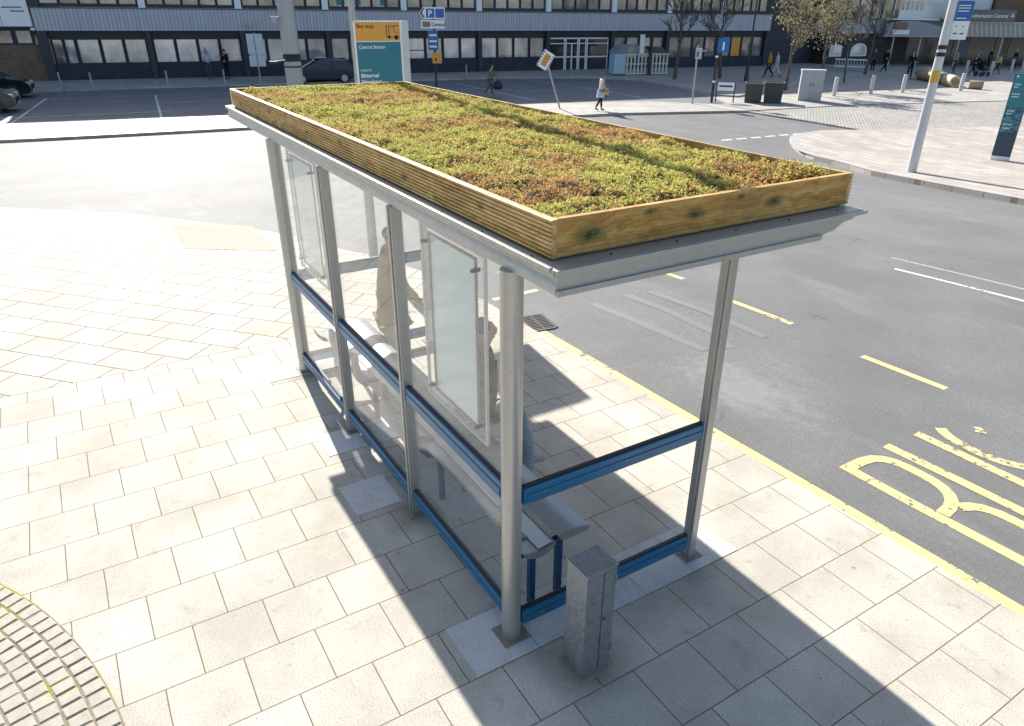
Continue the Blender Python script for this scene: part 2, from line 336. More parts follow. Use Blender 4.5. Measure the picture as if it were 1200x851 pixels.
# ------------------------------------------------------------------ mesh helper
class MB:
    def __init__(s): s.v = []; s.f = []; s.sm = []
    def add(s, vs, fs, smooth=False):
        n = len(s.v); s.v += [tuple(v) for v in vs]
        for f in fs: s.f.append(tuple(i+n for i in f)); s.sm.append(smooth)
        return s
    def box(s, x0, x1, y0, y1, z0, z1, mat=None):
        vs = [V((x, y, z)) for z in (z0, z1) for y in (y0, y1) for x in (x0, x1)]
        if mat: vs = [mat @ v for v in vs]
        return s.add(vs, [(0, 2, 3, 1), (4, 5, 7, 6), (0, 1, 5, 4), (2, 6, 7, 3), (0, 4, 6, 2), (1, 3, 7, 5)])
    def cyl(s, p0, p1, r0, r1=None, n=12, caps=True, smooth=True):
        p0, p1 = V(p0), V(p1); r1 = r0 if r1 is None else r1
        ax = (p1-p0).normalized(); a = ax.orthogonal().normalized(); b = ax.cross(a)
        vs = [p+(a*math.cos(2*PI*i/n)+b*math.sin(2*PI*i/n))*r for p, r in ((p0, r0), (p1, r1)) for i in range(n)]
        s.add(vs, [(i, (i+1) % n, n+(i+1) % n, n+i) for i in range(n)], smooth)
        if caps: s.add(vs, [tuple(range(n-1, -1, -1)), tuple(range(n, 2*n))])
        return s
    def tube(s, pts, r, n=8, smooth=True):
        pts = [V(p) for p in pts]; rs = r if isinstance(r, (list, tuple)) else [r]*len(pts)
        vs = []; prev = None
        for i, p in enumerate(pts):
            t = (pts[min(i+1, len(pts)-1)]-pts[max(i-1, 0)]).normalized()
            a = t.orthogonal().normalized() if prev is None else (prev-t*prev.dot(t)).normalized()
            prev = a; b = t.cross(a)
            vs += [p+(a*math.cos(2*PI*j/n)+b*math.sin(2*PI*j/n))*rs[i] for j in range(n)]
        fs = [(i*n+j, i*n+(j+1) % n, (i+1)*n+(j+1) % n, (i+1)*n+j) for i in range(len(pts)-1) for j in range(n)]
        s.add(vs, fs, smooth); m = (len(pts)-1)*n
        return s.add(vs, [tuple(range(n-1, -1, -1)), tuple(range(m, m+n))])
    def prism(s, poly, z0, z1, mat=None):
        """polygon in (a,b) extruded along third axis; mat maps (a,b,h) to place"""
        n = len(poly); vs = [V((x, y, z)) for z in (z0, z1) for x, y in poly]
        if mat: vs = [mat @ v for v in vs]
        return s.add(vs, [tuple(range(n-1, -1, -1)), tuple(range(n, 2*n))]+[(i, (i+1) % n, n+(i+1) % n, n+i) for i in range(n)])
    def lathe(s, prof, c=(0, 0, 0), n=24):
        c = V(c); vs = [c+V((r*math.cos(2*PI*j/n), r*math.sin(2*PI*j/n), z)) for r, z in prof for j in range(n)]
        s.add(vs, [(i*n+j, i*n+(j+1) % n, (i+1)*n+(j+1) % n, (i+1)*n+j) for i in range(len(prof)-1) for j in range(n)], True)
        m = (len(prof)-1)*n
        return s.add(vs, [tuple(range(n-1, -1, -1)), tuple(range(m, m+n))])
    def build(s, name, mat, parent=None, bevel=0., loc=None):
        me = bpy.data.meshes.new(name); me.from_pydata(s.v, [], s.f); me.update()
        me.polygons.foreach_set('use_smooth', s.sm)
        if bevel:
            bm = bmesh.new(); bm.from_mesh(me)
            bmesh.ops.remove_doubles(bm, verts=bm.verts, dist=1e-5)
            es = [e for e in bm.edges if len(e.link_faces) == 2 and e.calc_face_angle(0) > .6]
            bmesh.ops.bevel(bm, geom=es, offset=bevel, segments=2, affect='EDGES', profile=.6, clamp_overlap=True)
            bmesh.ops.recalc_face_normals(bm, faces=bm.faces); bm.to_mesh(me); bm.free()
        else:
            bm = bmesh.new(); bm.from_mesh(me); bmesh.ops.recalc_face_normals(bm, faces=bm.faces); bm.to_mesh(me); bm.free()
        if mat is not None: me.materials.append(mat)
        o = bpy.data.objects.new(name, me); COL.objects.link(o)
        if parent is not None: o.parent = parent
        if loc: o.location = loc
        return o

def tag(o, label, cat, group=None):
    o['label'] = label; o['category'] = cat
    if group: o['group'] = group
    return o
def thing(name, label, cat, loc=(0, 0, 0), rz=0, group=None):
    o = bpy.data.objects.new(name, None); COL.objects.link(o); o.empty_display_size = .2
    o.location = loc; o.rotation_euler = (0, 0, rz)
    return tag(o, label, cat, group)
def struct(o): o['kind'] = 'structure'; return o
def gpt(x, y, off=0): return V((x, y, gz(x, y)+off))
def copytree(o, parent=None):
    c = o.copy(); COL.objects.link(c)
    if parent is not None: c.parent = parent
    for ch in list(o.children): copytree(ch, c)
    return c

def sheet(name, poly, off, mat, thick=.25, step=1.0):
    """ground sheet following the fall of the street, with a real edge (kerb face) all round"""
    bm = bmesh.new()
    vs = [bm.verts.new((x, y, 0)) for x, y in poly]
    bm.faces.new(vs); bmesh.ops.recalc_face_normals(bm, faces=bm.faces)
    for f in bm.faces:
        if f.normal.z < 0: f.normal_flip()
    for i in range(int((30-7)/step)):
        dd = 7+i*step
        co = CP.to_2d()+V((FX, FY))*dd
        bmesh.ops.bisect_plane(bm, geom=bm.verts[:]+bm.edges[:]+bm.faces[:], plane_co=(co.x, co.y, 0), plane_no=(FX, FY, 0))
    for v in bm.verts: v.co.z = gz(v.co.x, v.co.y)+off
    if thick:
        be = [e for e in bm.edges if len(e.link_faces) == 1]
        ex = bmesh.ops.extrude_edge_only(bm, edges=be)
        for v in ex['geom']:
            if isinstance(v, bmesh.types.BMVert): v.co.z -= thick
    me = bpy.data.meshes.new(name); bm.to_mesh(me); bm.free(); me.materials.append(mat)
    o = bpy.data.objects.new(name, me); COL.objects.link(o)
    return struct(o)

def ribbon(name, lines, w, off, mat, rnd_ends=False):
    mb = MB()
    for k_, ln in enumerate(lines):
        pts = [V(q[:2]) for q in ln]; dn = []
        for a, b in zip(pts, pts[1:]):
            n = max(1, int((b-a).length/.5)); dn += [a.lerp(b, i/n) for i in range(n)]
        dn.append(pts[-1]); vs = []
        for i, p in enumerate(dn):
            t = (dn[min(i+1, len(dn)-1)]-dn[max(i-1, 0)]).normalized(); nn = V((-t.y, t.x))*w/2
            for q in (p+nn, p-nn): vs.append((q.x, q.y, gz(q.x, q.y)+off+.0003*k_))
        mb.add(vs, [(2*i, 2*i+1, 2*i+3, 2*i+2) for i in range(len(dn)-1)])
        if rnd_ends:
            for p, q in ((dn[0], dn[1]), (dn[-1], dn[-2])):
                t = (p-q).normalized(); a0 = math.atan2(t.y, t.x)
                cap = [(p.x, p.y)]+[(p.x+math.cos(a0-PI/2+PI*i/8)*w/2, p.y+math.sin(a0-PI/2+PI*i/8)*w/2) for i in range(9)]
                mb.add([(x, y, gz(x, y)+off+.0003*k_+.00015) for x, y in cap], [(0, i, i+1) for i in range(1, 9)])
    o = mb.build(name, mat); return struct(o)

# ------------------------------------------------------------------ ground
bm = bmesh.new(); NA = 128; prev = None
for R in list(np.arange(0, 36, 1.0))+[45, 60, 80, 120, 200, 400, 900, 2500]:
    ring = []
    for i in range(NA):
        a = 2*PI*i/NA; x = CP.x+R*math.cos(a); y = CP.y+R*math.sin(a)
        ring.append(bm.verts.new((x, y, gz(x, y)-.13)))
        if R == 0: break
    if prev:
        for i in range(NA):
            if len(prev) == 1: bm.faces.new((prev[0], ring[i], ring[(i+1) % NA]))
            else: bm.faces.new((prev[i], ring[i], ring[(i+1) % NA], prev[(i+1) % NA]))
    prev = ring
me = bpy.data.meshes.new('ground'); bm.to_mesh(me); bm.free(); me.materials.append(M['groundm'])
go = bpy.data.objects.new('ground', me); COL.objects.link(go); struct(go)

near_kerb = [(-14, -3.40), (-1.24, -3.08), (3.91, -2.88), (5.5, -2.82), (6.8, -2.68), (8.06, -2.38), (8.9, -1.95), (10.62, -1.30), (11.96, -.43), (13.78, .89), (15.73, 3.13), (18, 6.5), (21, 14)]
far_kerb = [(32, 30), (29.37, 3.51), (28.56, -4.8), (27.3, -11), (25.37, -19.43), (25.11, -21.25), (22.95, -27.56), (22.08, -34.34), (20.2, -41.1), (15, -60)]
sheet('road', [(-14, -3.0), (5, -2.6), (9, -1.6), (12, .2), (15, 3.2), (20, 14), (31, 31), (32.5, 29), (30, 3.5), (29, -4.8), (26, -19.4), (23.5, -27.5), (22.5, -34.3), (20.5, -41), (15.2, -60), (-14, -60)], ROAD, M['road'], .04)
sheet('pavement', near_kerb+[(21, 22), (-14, 22)], 0, M['slabs'], .25)
sheet('far_pavement', far_kerb+[(-14, -75), (10, -110), (50, -110), (56, -40), (58, 30)], .02, M['farpave'], .25)
sheet('car_park', [(36, 9), (33.8, 3.6), (33.6, .6), (32, -4.9), (30.9, -16.6), (29.3, -22.9), (28.4, -25.6), (27, -26.8), (25.6, -28.1), (25.9, -28.85), (28.8, -30.5), (32.4, -31.9), (38.3, -33.2), (41.1, -31.1), (43.6, -24.9), (45.06, -14.4), (46.5, -2.75), (46.8, 2.1), (47.4, 9)], .024, M['carpark'], 0)
sheet('building_footway', [(48.2, 18), (46.9, 2.1), (46.6, -2.75), (45.16, -14.4), (43.7, -24.9), (41.2, -31.2), (38.4, -33.35), (32.4, -32.05), (28.8, -30.65), (27.5, -31.5), (29, -36), (32, -45), (36, -62), (47, -62), (53.2, 1), (56, 18)], .11, M['farpave'], .2)
isl = [(16.44, -22.66), (16.18, -22.29), (15.2, -21.26), (13.75, -19.96), (12.79, -19.41), (11.89, -19.18), (10.77, -18.7), (9.88, -18.26), (7.51, -17.72), (5.17, -17.26), (-14, -13.5), (-14, -44), (13.4, -33.8), (15.94, -26.84), (16.76, -24.81), (16.65, -23.62)]
sheet('island_pavement', isl, .06, M['island'], .2)
sheet('raised_crossing', [(22.85, -27.3), (19.2, -27.2), (15.9, -26.9), (13.3, -33.9), (-2, -48), (0, -60), (15.1, -60), (20.3, -41.1), (22.1, -34.3)], -.006, M['sett'], .15)
# kerb stones: edge of the island and of the far footway
ribbon('island_kerb', [[(-14, -13.66)]+[(x, y-.13) for x, y in isl[9:5:-1]]+[(11.95, -19.33), (12.86, -19.56), (13.84, -20.09), (15.2, -21.45), (16.05, -22.4)]], .25, .066, M['kerb'])
ribbon('far_kerb', [[(x+.16, y+.02) for x, y in far_kerb]], .28, .026, M['kerb'])

# painted lines
yk = [(-14, -3.53), (-1.24, -3.20), (3.91, -3.005), (4.45, -2.98)]
ribbon('yellow_kerb_line', [yk], .18, ROAD+.002, M['yellowkerb'])
ribbon('bus_bay_dashes', [[(x+1.03, -6.0-.02*(3-i)), (x, -6.06-.02*(3-i))] for i, x in enumerate((6.95, 4.86, 2.72, .56, -1.6, -3.7))], .10, ROAD+.002, M['yellow'])
ribbon('bus_bay_end_line', [[(5.56, -3.05), (5.59, -3.83)], [(5.62, -4.6), (5.66, -5.4)]], .10, ROAD+.002, M['yellow'])
ribbon('lane_line', [[(3.49, -9.55), (1.56, -9.77), (-6, -10.5)]], .07, ROAD+.002, M['white'])
ribbon('faded_lane_line', [[(3.92, -10.12), (1.83, -10.33), (-6, -11.1)]], .06, ROAD+.0025, M['whitefade'])
ribbon('give_way_dashes', [[(17.51-.06*i, -20.0-.75*i), (17.46-.06*i, -20.5-.75*i)] for i in range(6)], .16, ROAD+.002, M['white'])
ribbon('faded_letters', [[(4.7, -4.2), (3.9, -4.32), (2.7, -4.46)], [(4.75, -4.85), (4.0, -4.95), (3.0, -4.95), (2.6, -4.75)], [(4.7, -5.25), (3.6, -5.4), (2.6, -5.42)], [(6.6, -3.7), (6.5, -4.2), (5.9, -4.3)]], .14, ROAD+.0025, M['faint'])
letters = [[(.19, -3.735), (-.5, -3.75), (-1.0, -3.78), (-1.98, -3.83)],
           [(.135, -3.79), (.135, -3.96), (.11, -4.08), (.05, -4.16), (-.03, -4.205), (-.14, -4.225), (-.28, -4.23), (-.40, -4.225), (-.50, -4.20), (-.59, -4.15), (-.66, -4.07), (-.70, -3.97), (-.72, -3.83)],
           [(-.74, -4.05), (-.79, -4.15), (-.86, -4.21), (-.97, -4.25), (-1.16, -4.265), (-1.45, -4.25), (-1.65, -4.2), (-1.80, -4.1), (-1.89, -3.98), (-1.92, -3.86)],
           [(.19, -4.395), (-.51, -4.43), (-1.07, -4.45), (-1.5, -4.47), (-1.72, -4.52), (-1.84, -4.60), (-1.88, -4.69), (-1.84, -4.77), (-1.72, -4.84), (-1.5, -4.88), (-.85, -4.885), (.17, -4.865)],
           [(.10, -5.17), (.03, -5.12), (-.05, -5.085), (-.12, -5.065), (-.25, -5.045), (-.37, -5.045), (-.47, -5.06), (-.57, -5.085), (-.70, -5.16), (-.9, -5.33), (-1.1, -5.46), (-1.5, -5.5), (-1.8, -5.42), (-1.9, -5.3)],
           [(-.09, -5.45), (-.18, -5.51)]]
ribbon('bus_lettering', letters, .112, ROAD+.003, M['yellowtxt'])
bays = [[(33.65, 3.25), (43.4, 1.75)], [(42.7, -3.25), (33.0, -2.25)], [(44.5, -9.0), (32.4, -8.2)], [(41.8, -20.9), (31.2, -20.28)], [(33.72, -26.88), (29.1, -26.19)], [(33.7, -26.9), (42.2, -26.6)], [(43.4, -20.6), (44.2, -14.6)], [(36, 7), (35.2, -3)], [(42.9, 1.6), (41.6, -14)], [(38.6, -2.8), (38.3, -20.6)], [(35.5, -22.5), (34.5, -29.5)]]
ribbon('car_park_bay_lines', bays, .10, .030, M['whitecp'])

# pale footing slabs under the shelter posts
mb = MB()
def slab(x0, x1, y0, y1):
    mb.box(x0+.003, x1-.003, y0+.003, y1-.003, -.03, .004)
for a, b in ((.34, -.115), (-.115, -.57), (-.57, -1.02), (-1.02, -1.475), (-1.475, -1.93)): slab(-.2, .255, b, a)
slab(1.70, 2.15, .02, .42); slab(2.66, 3.07, -.05, .33); slab(4.42, 4.85, -.03, .40); slab(2.65, 3.07, -.62, -.2); slab(1.25, 1.7, -.66, -.2)
struct(mb.build('footing_slabs', M['whiteslab']))

# tactile slabs at the dropped kerb
mb = MB()
ux = V((.80, .60, 0)).normalized(); uy = V((-.60, .80, 0)).normalized(); ux, uy = V((-.92, .39, 0)), V((.39, .92, 0))
o_ = V((11.35, -1.02, 0)); ux = V((-.998, .02, 0)); uy = V((.45, .66, 0)).normalized()
for i in range(5):
    for j in range(4):
        c = o_+ux*(.405*i)+uy*(.405*j)
        if c.x > 11.6 + .9*(c.y+1): continue
        q = [c, c+ux*.4, c+ux*.4+uy*.4, c+uy*.4]
        vs = [(p.x, p.y, gz(p.x, p.y)+h) for h in (-.01, .005) for p in q]
        mb.add(vs, [(3, 2, 1, 0), (4, 5, 6, 7), (0, 1, 5, 4), (1, 2, 6, 5), (2, 3, 7, 6), (3, 0, 4, 7)])
        for a in range(6):
            for b in range(6):
                p = c+ux*(.035+.066*a)+uy*(.035+.066*b); z = gz(p.x, p.y)+.005
                mb.add([(p.x-.014, p.y-.014, z), (p.x+.014, p.y-.014, z), (p.x+.014, p.y+.014, z), (p.x-.014, p.y+.014, z), (p.x-.008, p.y-.008, z+.006), (p.x+.008, p.y-.008, z+.006), (p.x+.008, p.y+.008, z+.006), (p.x-.008, p.y+.008, z+.006)],
                       [(4, 5, 6, 7), (0, 1, 5, 4), (1, 2, 6, 5), (2, 3, 7, 6), (3, 0, 4, 7)])
struct(mb.build('tactile_paving', M['tactile']))

# round of granite setts, bottom left
CC = V((.005, 6.415)); RR = 4.235
mb = MB(); mb.prism([(CC.x+RR*math.cos(2*PI*i/120), CC.y+RR*math.sin(2*PI*i/120)) for i in range(120)], -.02, .005)
struct(mb.build('sett_bed', M['moss']))
mb = MB(); R1 = RR-.012; ring = 0
while R1 > 1.2:
    R0 = R1-.122-rnd.uniform(-.004, .004); n = int(2*PI*R1/.108); ph = rnd.random()
    for i in range(n):
        a0 = 2*PI*(i+ph)/n; a1 = a0+2*PI/n
        if not (math.sin((a0+a1)/2) < .35): continue
        g0 = .0048/R1+rnd.uniform(0, .0025)/R1; h = .011+rnd.uniform(-.0025, .0025); q = []
        for (r_, a_) in ((R0+.009, a0+g0), (R1, a0+g0), (R1, a1-g0), (R0+.009, a1-g0)):
            q.append((CC.x+(r_+rnd.uniform(-.004, .004))*math.cos(a_), CC.y+(r_+rnd.uniform(-.004, .004))*math.sin(a_)))
        m_ = (sum(p[0] for p in q)/4, sum(p[1] for p in q)/4)
        q2 = [(m_[0]+(p[0]-m_[0])*.86, m_[1]+(p[1]-m_[1])*.86) for p in q]
        vs = [(x, y, -.01) for x, y in q]+[(x, y, h-.006) for x, y in q]+[(x, y, h+rnd.uniform(-.002, .002)) for x, y in q2]
        mb.add(vs, [(0, 1, 5, 4), (1, 2, 6, 5), (2, 3, 7, 6), (3, 0, 4, 7), (4, 5, 9, 8), (5, 6, 10, 9), (6, 7, 11, 10), (7, 4, 8, 11), (8, 9, 10, 11)])
    R1 = R0
struct(mb.build('sett_paving', M['stone']))

# drain grate in the gutter
t = thing('drain_grate', 'black iron drain grate in the road gutter beside the end of the yellow kerb line', 'drain grate', (4.5, -3.13, ROAD+.006), -.15)
mb = MB(); mb.box(-.24, .24, -.16, .16, -.02, 0); mb.build('pit', P('pit_black', (.01, .01, .01), .9), t)
mb = MB()
for s_ in (-1, 1): mb.box(-.25, .25, s_*.17-.02, s_*.17+.02, -.01, .008); mb.box(s_*.25-.02, s_*.25+.02, -.15, .15, -.01, .008)
for i in range(-4, 5): mb.box(i*.05-.011, i*.05+.011, -.15, .15, -.01, .006)
mb.box(-.23, .23, -.012, .012, -.01, .0045)
mb.build('grid', P('cast_iron', (.06, .055, .05), .6, .4), t)

# ------------------------------------------------------------------ bus shelter
sh = thing('bus_shelter', 'grey and blue bus shelter with a planted green roof in a wooden surround', 'bus shelter', (0, 0, 0))
PA, PB, PC, PD = 0., 1.515, 3.01, 4.545
YR = -.02
def round_post(x, y, r=.062, top=2.515):
    mb = MB(); mb.cyl((x, y, 0), (x, y, top), r, n=28)
    o = mb.build('corner_post', M['alu'], sh)
    f = MB(); f.box(x-.098, x+.098, y-.098, y+.098, -.02, .009); f.build('foot_plate', P('stained_foot_plate', (.25, .215, .165), .8, .2, grime=.4), o, .003)
    return o
def slim_post(x, y, w=.062, dp=.085, top=2.515):
    mb = MB(); mb.box(x-w/2, x+w/2, y-dp/2, y+dp/2, 0, top); mb.box(x-w/2+.018, x+w/2-.018, y+dp/2, y+dp/2+.012, .01, top)
    o = mb.build('post', M['alu'], sh, .008)
    f = MB(); f.box(x-.08, x+.08, y-.08, y+.08, -.02, .010); f.build('foot_plate', P('stained_foot_plate', (.25, .215, .165), .8, .2, grime=.4), o, .003)
round_post(PA, YR); round_post(PD, YR, .066)
slim_post(PB, YR); slim_post(PC, YR)
slim_post(-.03, -1.565, .085, .062); slim_post(PD, -1.565, .085, .062)
def rail(name, x0, x1, y0, y1, z0, z1):
    mb = MB(); mb.box(x0, x1, y0, y1, z0, z1)
    o = mb.build(name, M['blue'], sh, .008)
    g = MB()
    if x1-x0 > y1-y0:
        g.box(x0+.01, x1-.01, (y0+y1)/2-.012, (y0+y1)/2+.012, z1-.004, z1+.012)
        e = MB(); e.box(x0+.02, x1-.02, y1-.002, y1+.006, z0+.018, z1-.045); e.build('rail_lip', M['blue'], o, .002)
    else:
        g.box((x0+x1)/2-.012, (x0+x1)/2+.012, y0+.01, y1-.01, z1-.004, z1+.012)
        e = MB(); e.box(x0-.006, x0+.002, y0+.02, y1-.02, z0+.018, z1-.045); e.build('rail_lip', M['blue'], o, .002)
    g.build('rubber_seal', M['black'], o)
for a, b, ra, rb in ((PA, PB, .06, .031), (PB, PC, .031, .031), (PC, PD, .031, .065)):
    rail('mid_rail', a+ra, b-rb, YR-.03, YR+.03, 1.055, 1.175)
    rail('low_rail', a+ra, b-rb, YR-.03, YR+.03, .14, .235)
    for z0, z1 in ((1.18, 2.51), (.24, 1.05)):
        mb = MB(); mb.box(a+ra+.004, b-rb-.004, YR-.005, YR+.005, z0, z1); mb.build('glass_pane', M['glass'], sh)
for x in (-.02, PD):
    rail('end_rail', x-.028, x+.028, -1.535, YR-.06, 1.05, 1.165)
    rail('end_rail', x-.028, x+.028, -1.535, YR-.06, .085, .20)
# bolts on the end rails
mb = MB()
for z in (1.11, .14):
    for y in (-1.42, -.85, -.22): mb.cyl((-.056, y, z), (-.045, y, z), .008, n=8)
mb.build('rail_bolts', M['galv'], sh)

# roof: extruded gutter frame
sec = [(.015, 2.634), (.02, 2.612), (-.004, 2.595), (-.012, 2.57), (.0, 2.556), (.006, 2.542), (.004, 2.516), (-.06, 2.506),
       (-1.78, 2.506), (-1.85, 2.522), (-1.875, 2.535), (-1.95, 2.545), (-1.995, 2.566), (-2.03, 2.585), (-2.11, 2.592), (-2.135, 2.606), (-2.205, 2.614), (-2.225, 2.634), (-2.19, 2.640), (-.03, 2.640)]
mx = Matrix(((0, 0, 1, 0), (1, 0, 0, 0), (0, 1, 0, 0), (0, 0, 0, 1)))
roof = MB(); roof.prism(sec, -.425, 6.40, mx); roof = roof.build('roof_frame', M['aluroof'], sh)
for xe, sx in ((-.425, -1), (6.40, 1)):
    def ex(a, b): return (min(xe+sx*a, xe+sx*b), max(xe+sx*a, xe+sx*b))
    mb = MB(); a = ex(-.002, .022); mb.box(*a, -2.215, .012, 2.614, 2.637)
    a = ex(-.002, .016); mb.box(*a, -1.84, .002, 2.508, 2.538)
    mb.build('end_trim', M['aluroof'], roof, .004)
mb = MB(); mb.box(-.40, 6.38, .002, .024, 2.618, 2.641); mb.build('gutter_lip', M['aluroof'], roof, .004)
# standing brackets / screws on the gutter ledge
mb = MB()
for i in range(5): mb.cyl((-.37, -.35-.42*i, 2.64), (-.37, -.35-.42*i, 2.644), .006, n=8)
for i in range(14): mb.cyl((-.2+.48*i, -.008, 2.64), (-.2+.48*i, -.008, 2.643), .005, n=8)
mb.build('screws', M['black'], roof)

# wooden surround of the planting: grooved boards
WX0, WX1, WY0, WY1, WZ0, WZ1 = -.317, 6.285, -2.195, -.036, 2.648, 2.832
def grooved(nr, th=.036, dp=.012):
    h = WZ1-WZ0; pr = []
    for i in range(nr):
        a = WZ0+h*i/nr; b = WZ0+h*(i+1)/nr; s_ = (b-a)
        pr += [(-dp, a+.0005), (-dp, a+s_*.12), (-.001, a+s_*.30), (0, a+s_*.5), (-.001, a+s_*.80), (-dp, b-.0005)]
    return pr+[(-th, WZ1), (-th, WZ0)]
kn_long = [(.35, -.03, 2.75, .03), (1.35, -.03, 2.72, .035), (2.55, -.03, 2.77, .035), (3.4, -.03, 2.73, .03), (4.6, -.03, 2.76, .03), (1.9, -.03, 2.79, .018), (.9, -.03, 2.69, .02)]
kn_end = [(-.32, -.26, 2.735, .048), (-.32, -.93, 2.745, .030), (-.32, -1.52, 2.742, .035), (-.32, -1.25, 2.80, .016), (-.32, -.62, 2.80, .02)]
WL = wood_material('decking_wood_long', 0, kn_long); WE = wood_material('decking_wood_end', 1, [(a, b, c, r*1.5) for a, b, c, r in kn_end], (.95, .83, .64))
mL = Matrix(((0, 0, 1, 0), (1, 0, 0, WY1), (0, 1, 0, 0), (0, 0, 0, 1)))
mb = MB(); mb.prism(grooved(9), WX0, WX1, mL); mb.build('planter_board', WL, sh)
mF = Matrix(((0, 0, 1, 0), (-1, 0, 0, WY0), (0, 1, 0, 0), (0, 0, 0, 1)))
mb = MB(); mb.prism(grooved(9), WX0, WX1, mF); mb.build('planter_board', WL, sh)
for x_, s_ in ((WX0, -1), (WX1, 1)):
    mE = Matrix(((s_, 0, 0, x_), (0, 0, 1, 0), (0, 1, 0, 0), (0, 0, 0, 1)))
    mb = MB(); mb.prism(grooved(9, .034, .0035), WY0+.037, WY1-.037, mE); mb.build('planter_board', WE, sh)

# planting: soil bed plus many sedum sprigs, one uncountable mass
SX0, SX1, SY0, SY1 = WX0+.036, WX1-.036, WY0+.038, WY1-.038
from mathutils import noise as MN
def hill(x, y):
    e = min(x-SX0, SX1-x, y-SY0, SY1-y)
    h = MN.noise((x*1.3, y*1.3, 3.1))*.018+MN.noise((x*2.6, y*2.6, 13.1))*.030+MN.noise((x*4, y*4, 8.2))*.014+MN.noise((x*11, y*11, 1.2))*.007
    return 2.782+h-.045*max(0, 1-e/.09)+.012*min(1, e/.4)
NX, NY = 180, 60; vs = []; fs = []
for j in range(NY+1):
    for i in range(NX+1):
        x = SX0+(SX1-SX0)*i/NX; y = SY0+(SY1-SY0)*j/NY; vs.append((x, y, hill(x, y)))
for j in range(NY):
    for i in range(NX):
        a = j*(NX+1)+i; fs.append((a, a+1, a+NX+2, a+NX+1))
mb = MB(); mb.add(vs, fs, True); soil = mb.build('soil_bed', M['soil'], sh)
rg = np.random.default_rng(3)
LV = []; TN = []
NS = 43000
for s_ in range(NS):
    x = rg.uniform(SX0+.01, SX1-.01); y = rg.uniform(SY0+.01, SY1-.01)
    e = min(x-SX0, SX1-x, y-SY0, SY1-y)
    bare = MN.noise((x*2.2, y*2.2, 20.))*.5+MN.noise((x*7, y*7, 31.))*.5
    if bare < -.27-.5*min(1, e/.12)*.2 and rg.random() < .8: continue
    if e < .05 and rg.random() < .55: continue
    # species patches: green cushions against rusty carpets
    pch = MN.noise((x*.95+5, y*1.5, 4.))*.85+MN.noise((x*2.9, y*2.9, 9.))*.55+MN.noise((x*9, y*9, 2.))*.25
    green = .50+1.15*(pch-.02)
    if x < .9: green += .12
    corner = max(0, 1-((x-SX0-.1)**2*.5+(y-SY0-.2)**2)/.35)
    tall = 1+.9*corner
    z = hill(x, y)+max(0, MN.noise((x*6.5, y*6.5, 55.)))*.048*min(1, e/.12)-max(0, -MN.noise((x*6.5, y*6.5, 55.)))*.012; isg = rg.random() < green
    h = (rg.uniform(.016, .042) if isg else rg.uniform(.012, .030))*tall
    nl = 8 if isg else 7
    t0 = (rg.normal(.88, .10) if isg else rg.normal(.44, .11))
    if corner > .25: t0 = rg.normal(.15, .1) if rg.random() < .4*corner else t0
    if rg.random() < .09: t0 = rg.normal(.06, .05)
    lean = rg.normal(0, .35, 2)
    for q in range(nl):
        az = rg.uniform(0, 2*PI); elv = rg.uniform(.05, 1.2); ll = rg.uniform(.0075, .0155)*(1.1 if isg else .95)*(1+.25*corner); ww = ll*rg.uniform(.28, .42)
        hb = h*rg.uniform(.2, 1.)
        b = np.array([x+lean[0]*hb+rg.normal(0, .006), y+lean[1]*hb+rg.normal(0, .006), z+hb])
        dv = np.array([math.cos(az)*math.cos(elv), math.sin(az)*math.cos(elv), math.sin(elv)])
        sd = np.array([-math.sin(az), math.cos(az), 0.])
        m_ = b+dv*ll*.55+np.array([0, 0, .003])
        LV += [b, m_+sd*ww, b+dv*ll, m_-sd*ww]; TN.append(min(1, max(0, t0+rg.normal(0, .1))))
LV = np.array(LV); nq = len(TN)
me = bpy.data.meshes.new('sedum_planting')
me.vertices.add(len(LV)); me.vertices.foreach_set('co', LV.ravel())
me.loops.add(nq*4); me.loops.foreach_set('vertex_index', np.arange(nq*4))
me.polygons.add(nq); me.polygons.foreach_set('loop_start', np.arange(nq)*4); me.polygons.foreach_set('loop_total', np.full(nq, 4))
me.update(); at = me.attributes.new('tint', 'FLOAT', 'FACE'); at.data.foreach_set('value', np.array(TN, dtype=np.float32))
me.materials.append(M['sedumleaf'])
so = bpy.data.objects.new('sedum_planting', me); COL.objects.link(so); so.parent = sh; so['kind'] = 'stuff'

# poster cases on the inside of the glass
def poster(x0, x1, z0, z1):
    y = YR-.045
    bk = MB(); bk.box(x0, x1, y-.006, y, z0, z1); b = bk.build('poster_case', M['clear'], sh)
    mb = MB(); w = .012
    mb.box(x0-.006, x0+w, y-.012, y+.006, z0, z1); mb.box(x1-w, x1+.006, y-.012, y+.006, z0, z1)
    mb.box(x0-.006, x1+.006, y-.012, y+.006, z0-.012, z0); mb.box(x0-.006, x1+.006, y-.012, y+.006, z1, z1+.012)
    mb.build('case_edge', M['polelight'], b)
    px0, px1 = x0+.12, x1-.12
    mb = MB(); mb.box(px0, px1, y-.0105, y-.0065, z0+.07, z1-.04); mb.build('poster_sheet', M['poster'], b)
    mb = MB(); e = .014
    mb.box(px0-e, px0, y-.010, y+.004, z0+.056, z1-.026); mb.box(px1, px1+e, y-.010, y+.004, z0+.056, z1-.026)
    mb.box(px0, px1, y-.010, y+.004, z0+.056, z0+.07); mb.box(px0, px1, y-.010, y+.004, z1-.04, z1-.026)
    mb.build('sheet_border', P('taupe_border', (.30, .27, .25), .5), b)
    mb = MB()
    for x in (px0-.03, px1+.03):
        for z in (z0+.09, z1-.09): mb.cyl((x, y-.015, z), (x, YR-.006, z), .013, n=10)
    mb.build('fixing', M['black'], b)
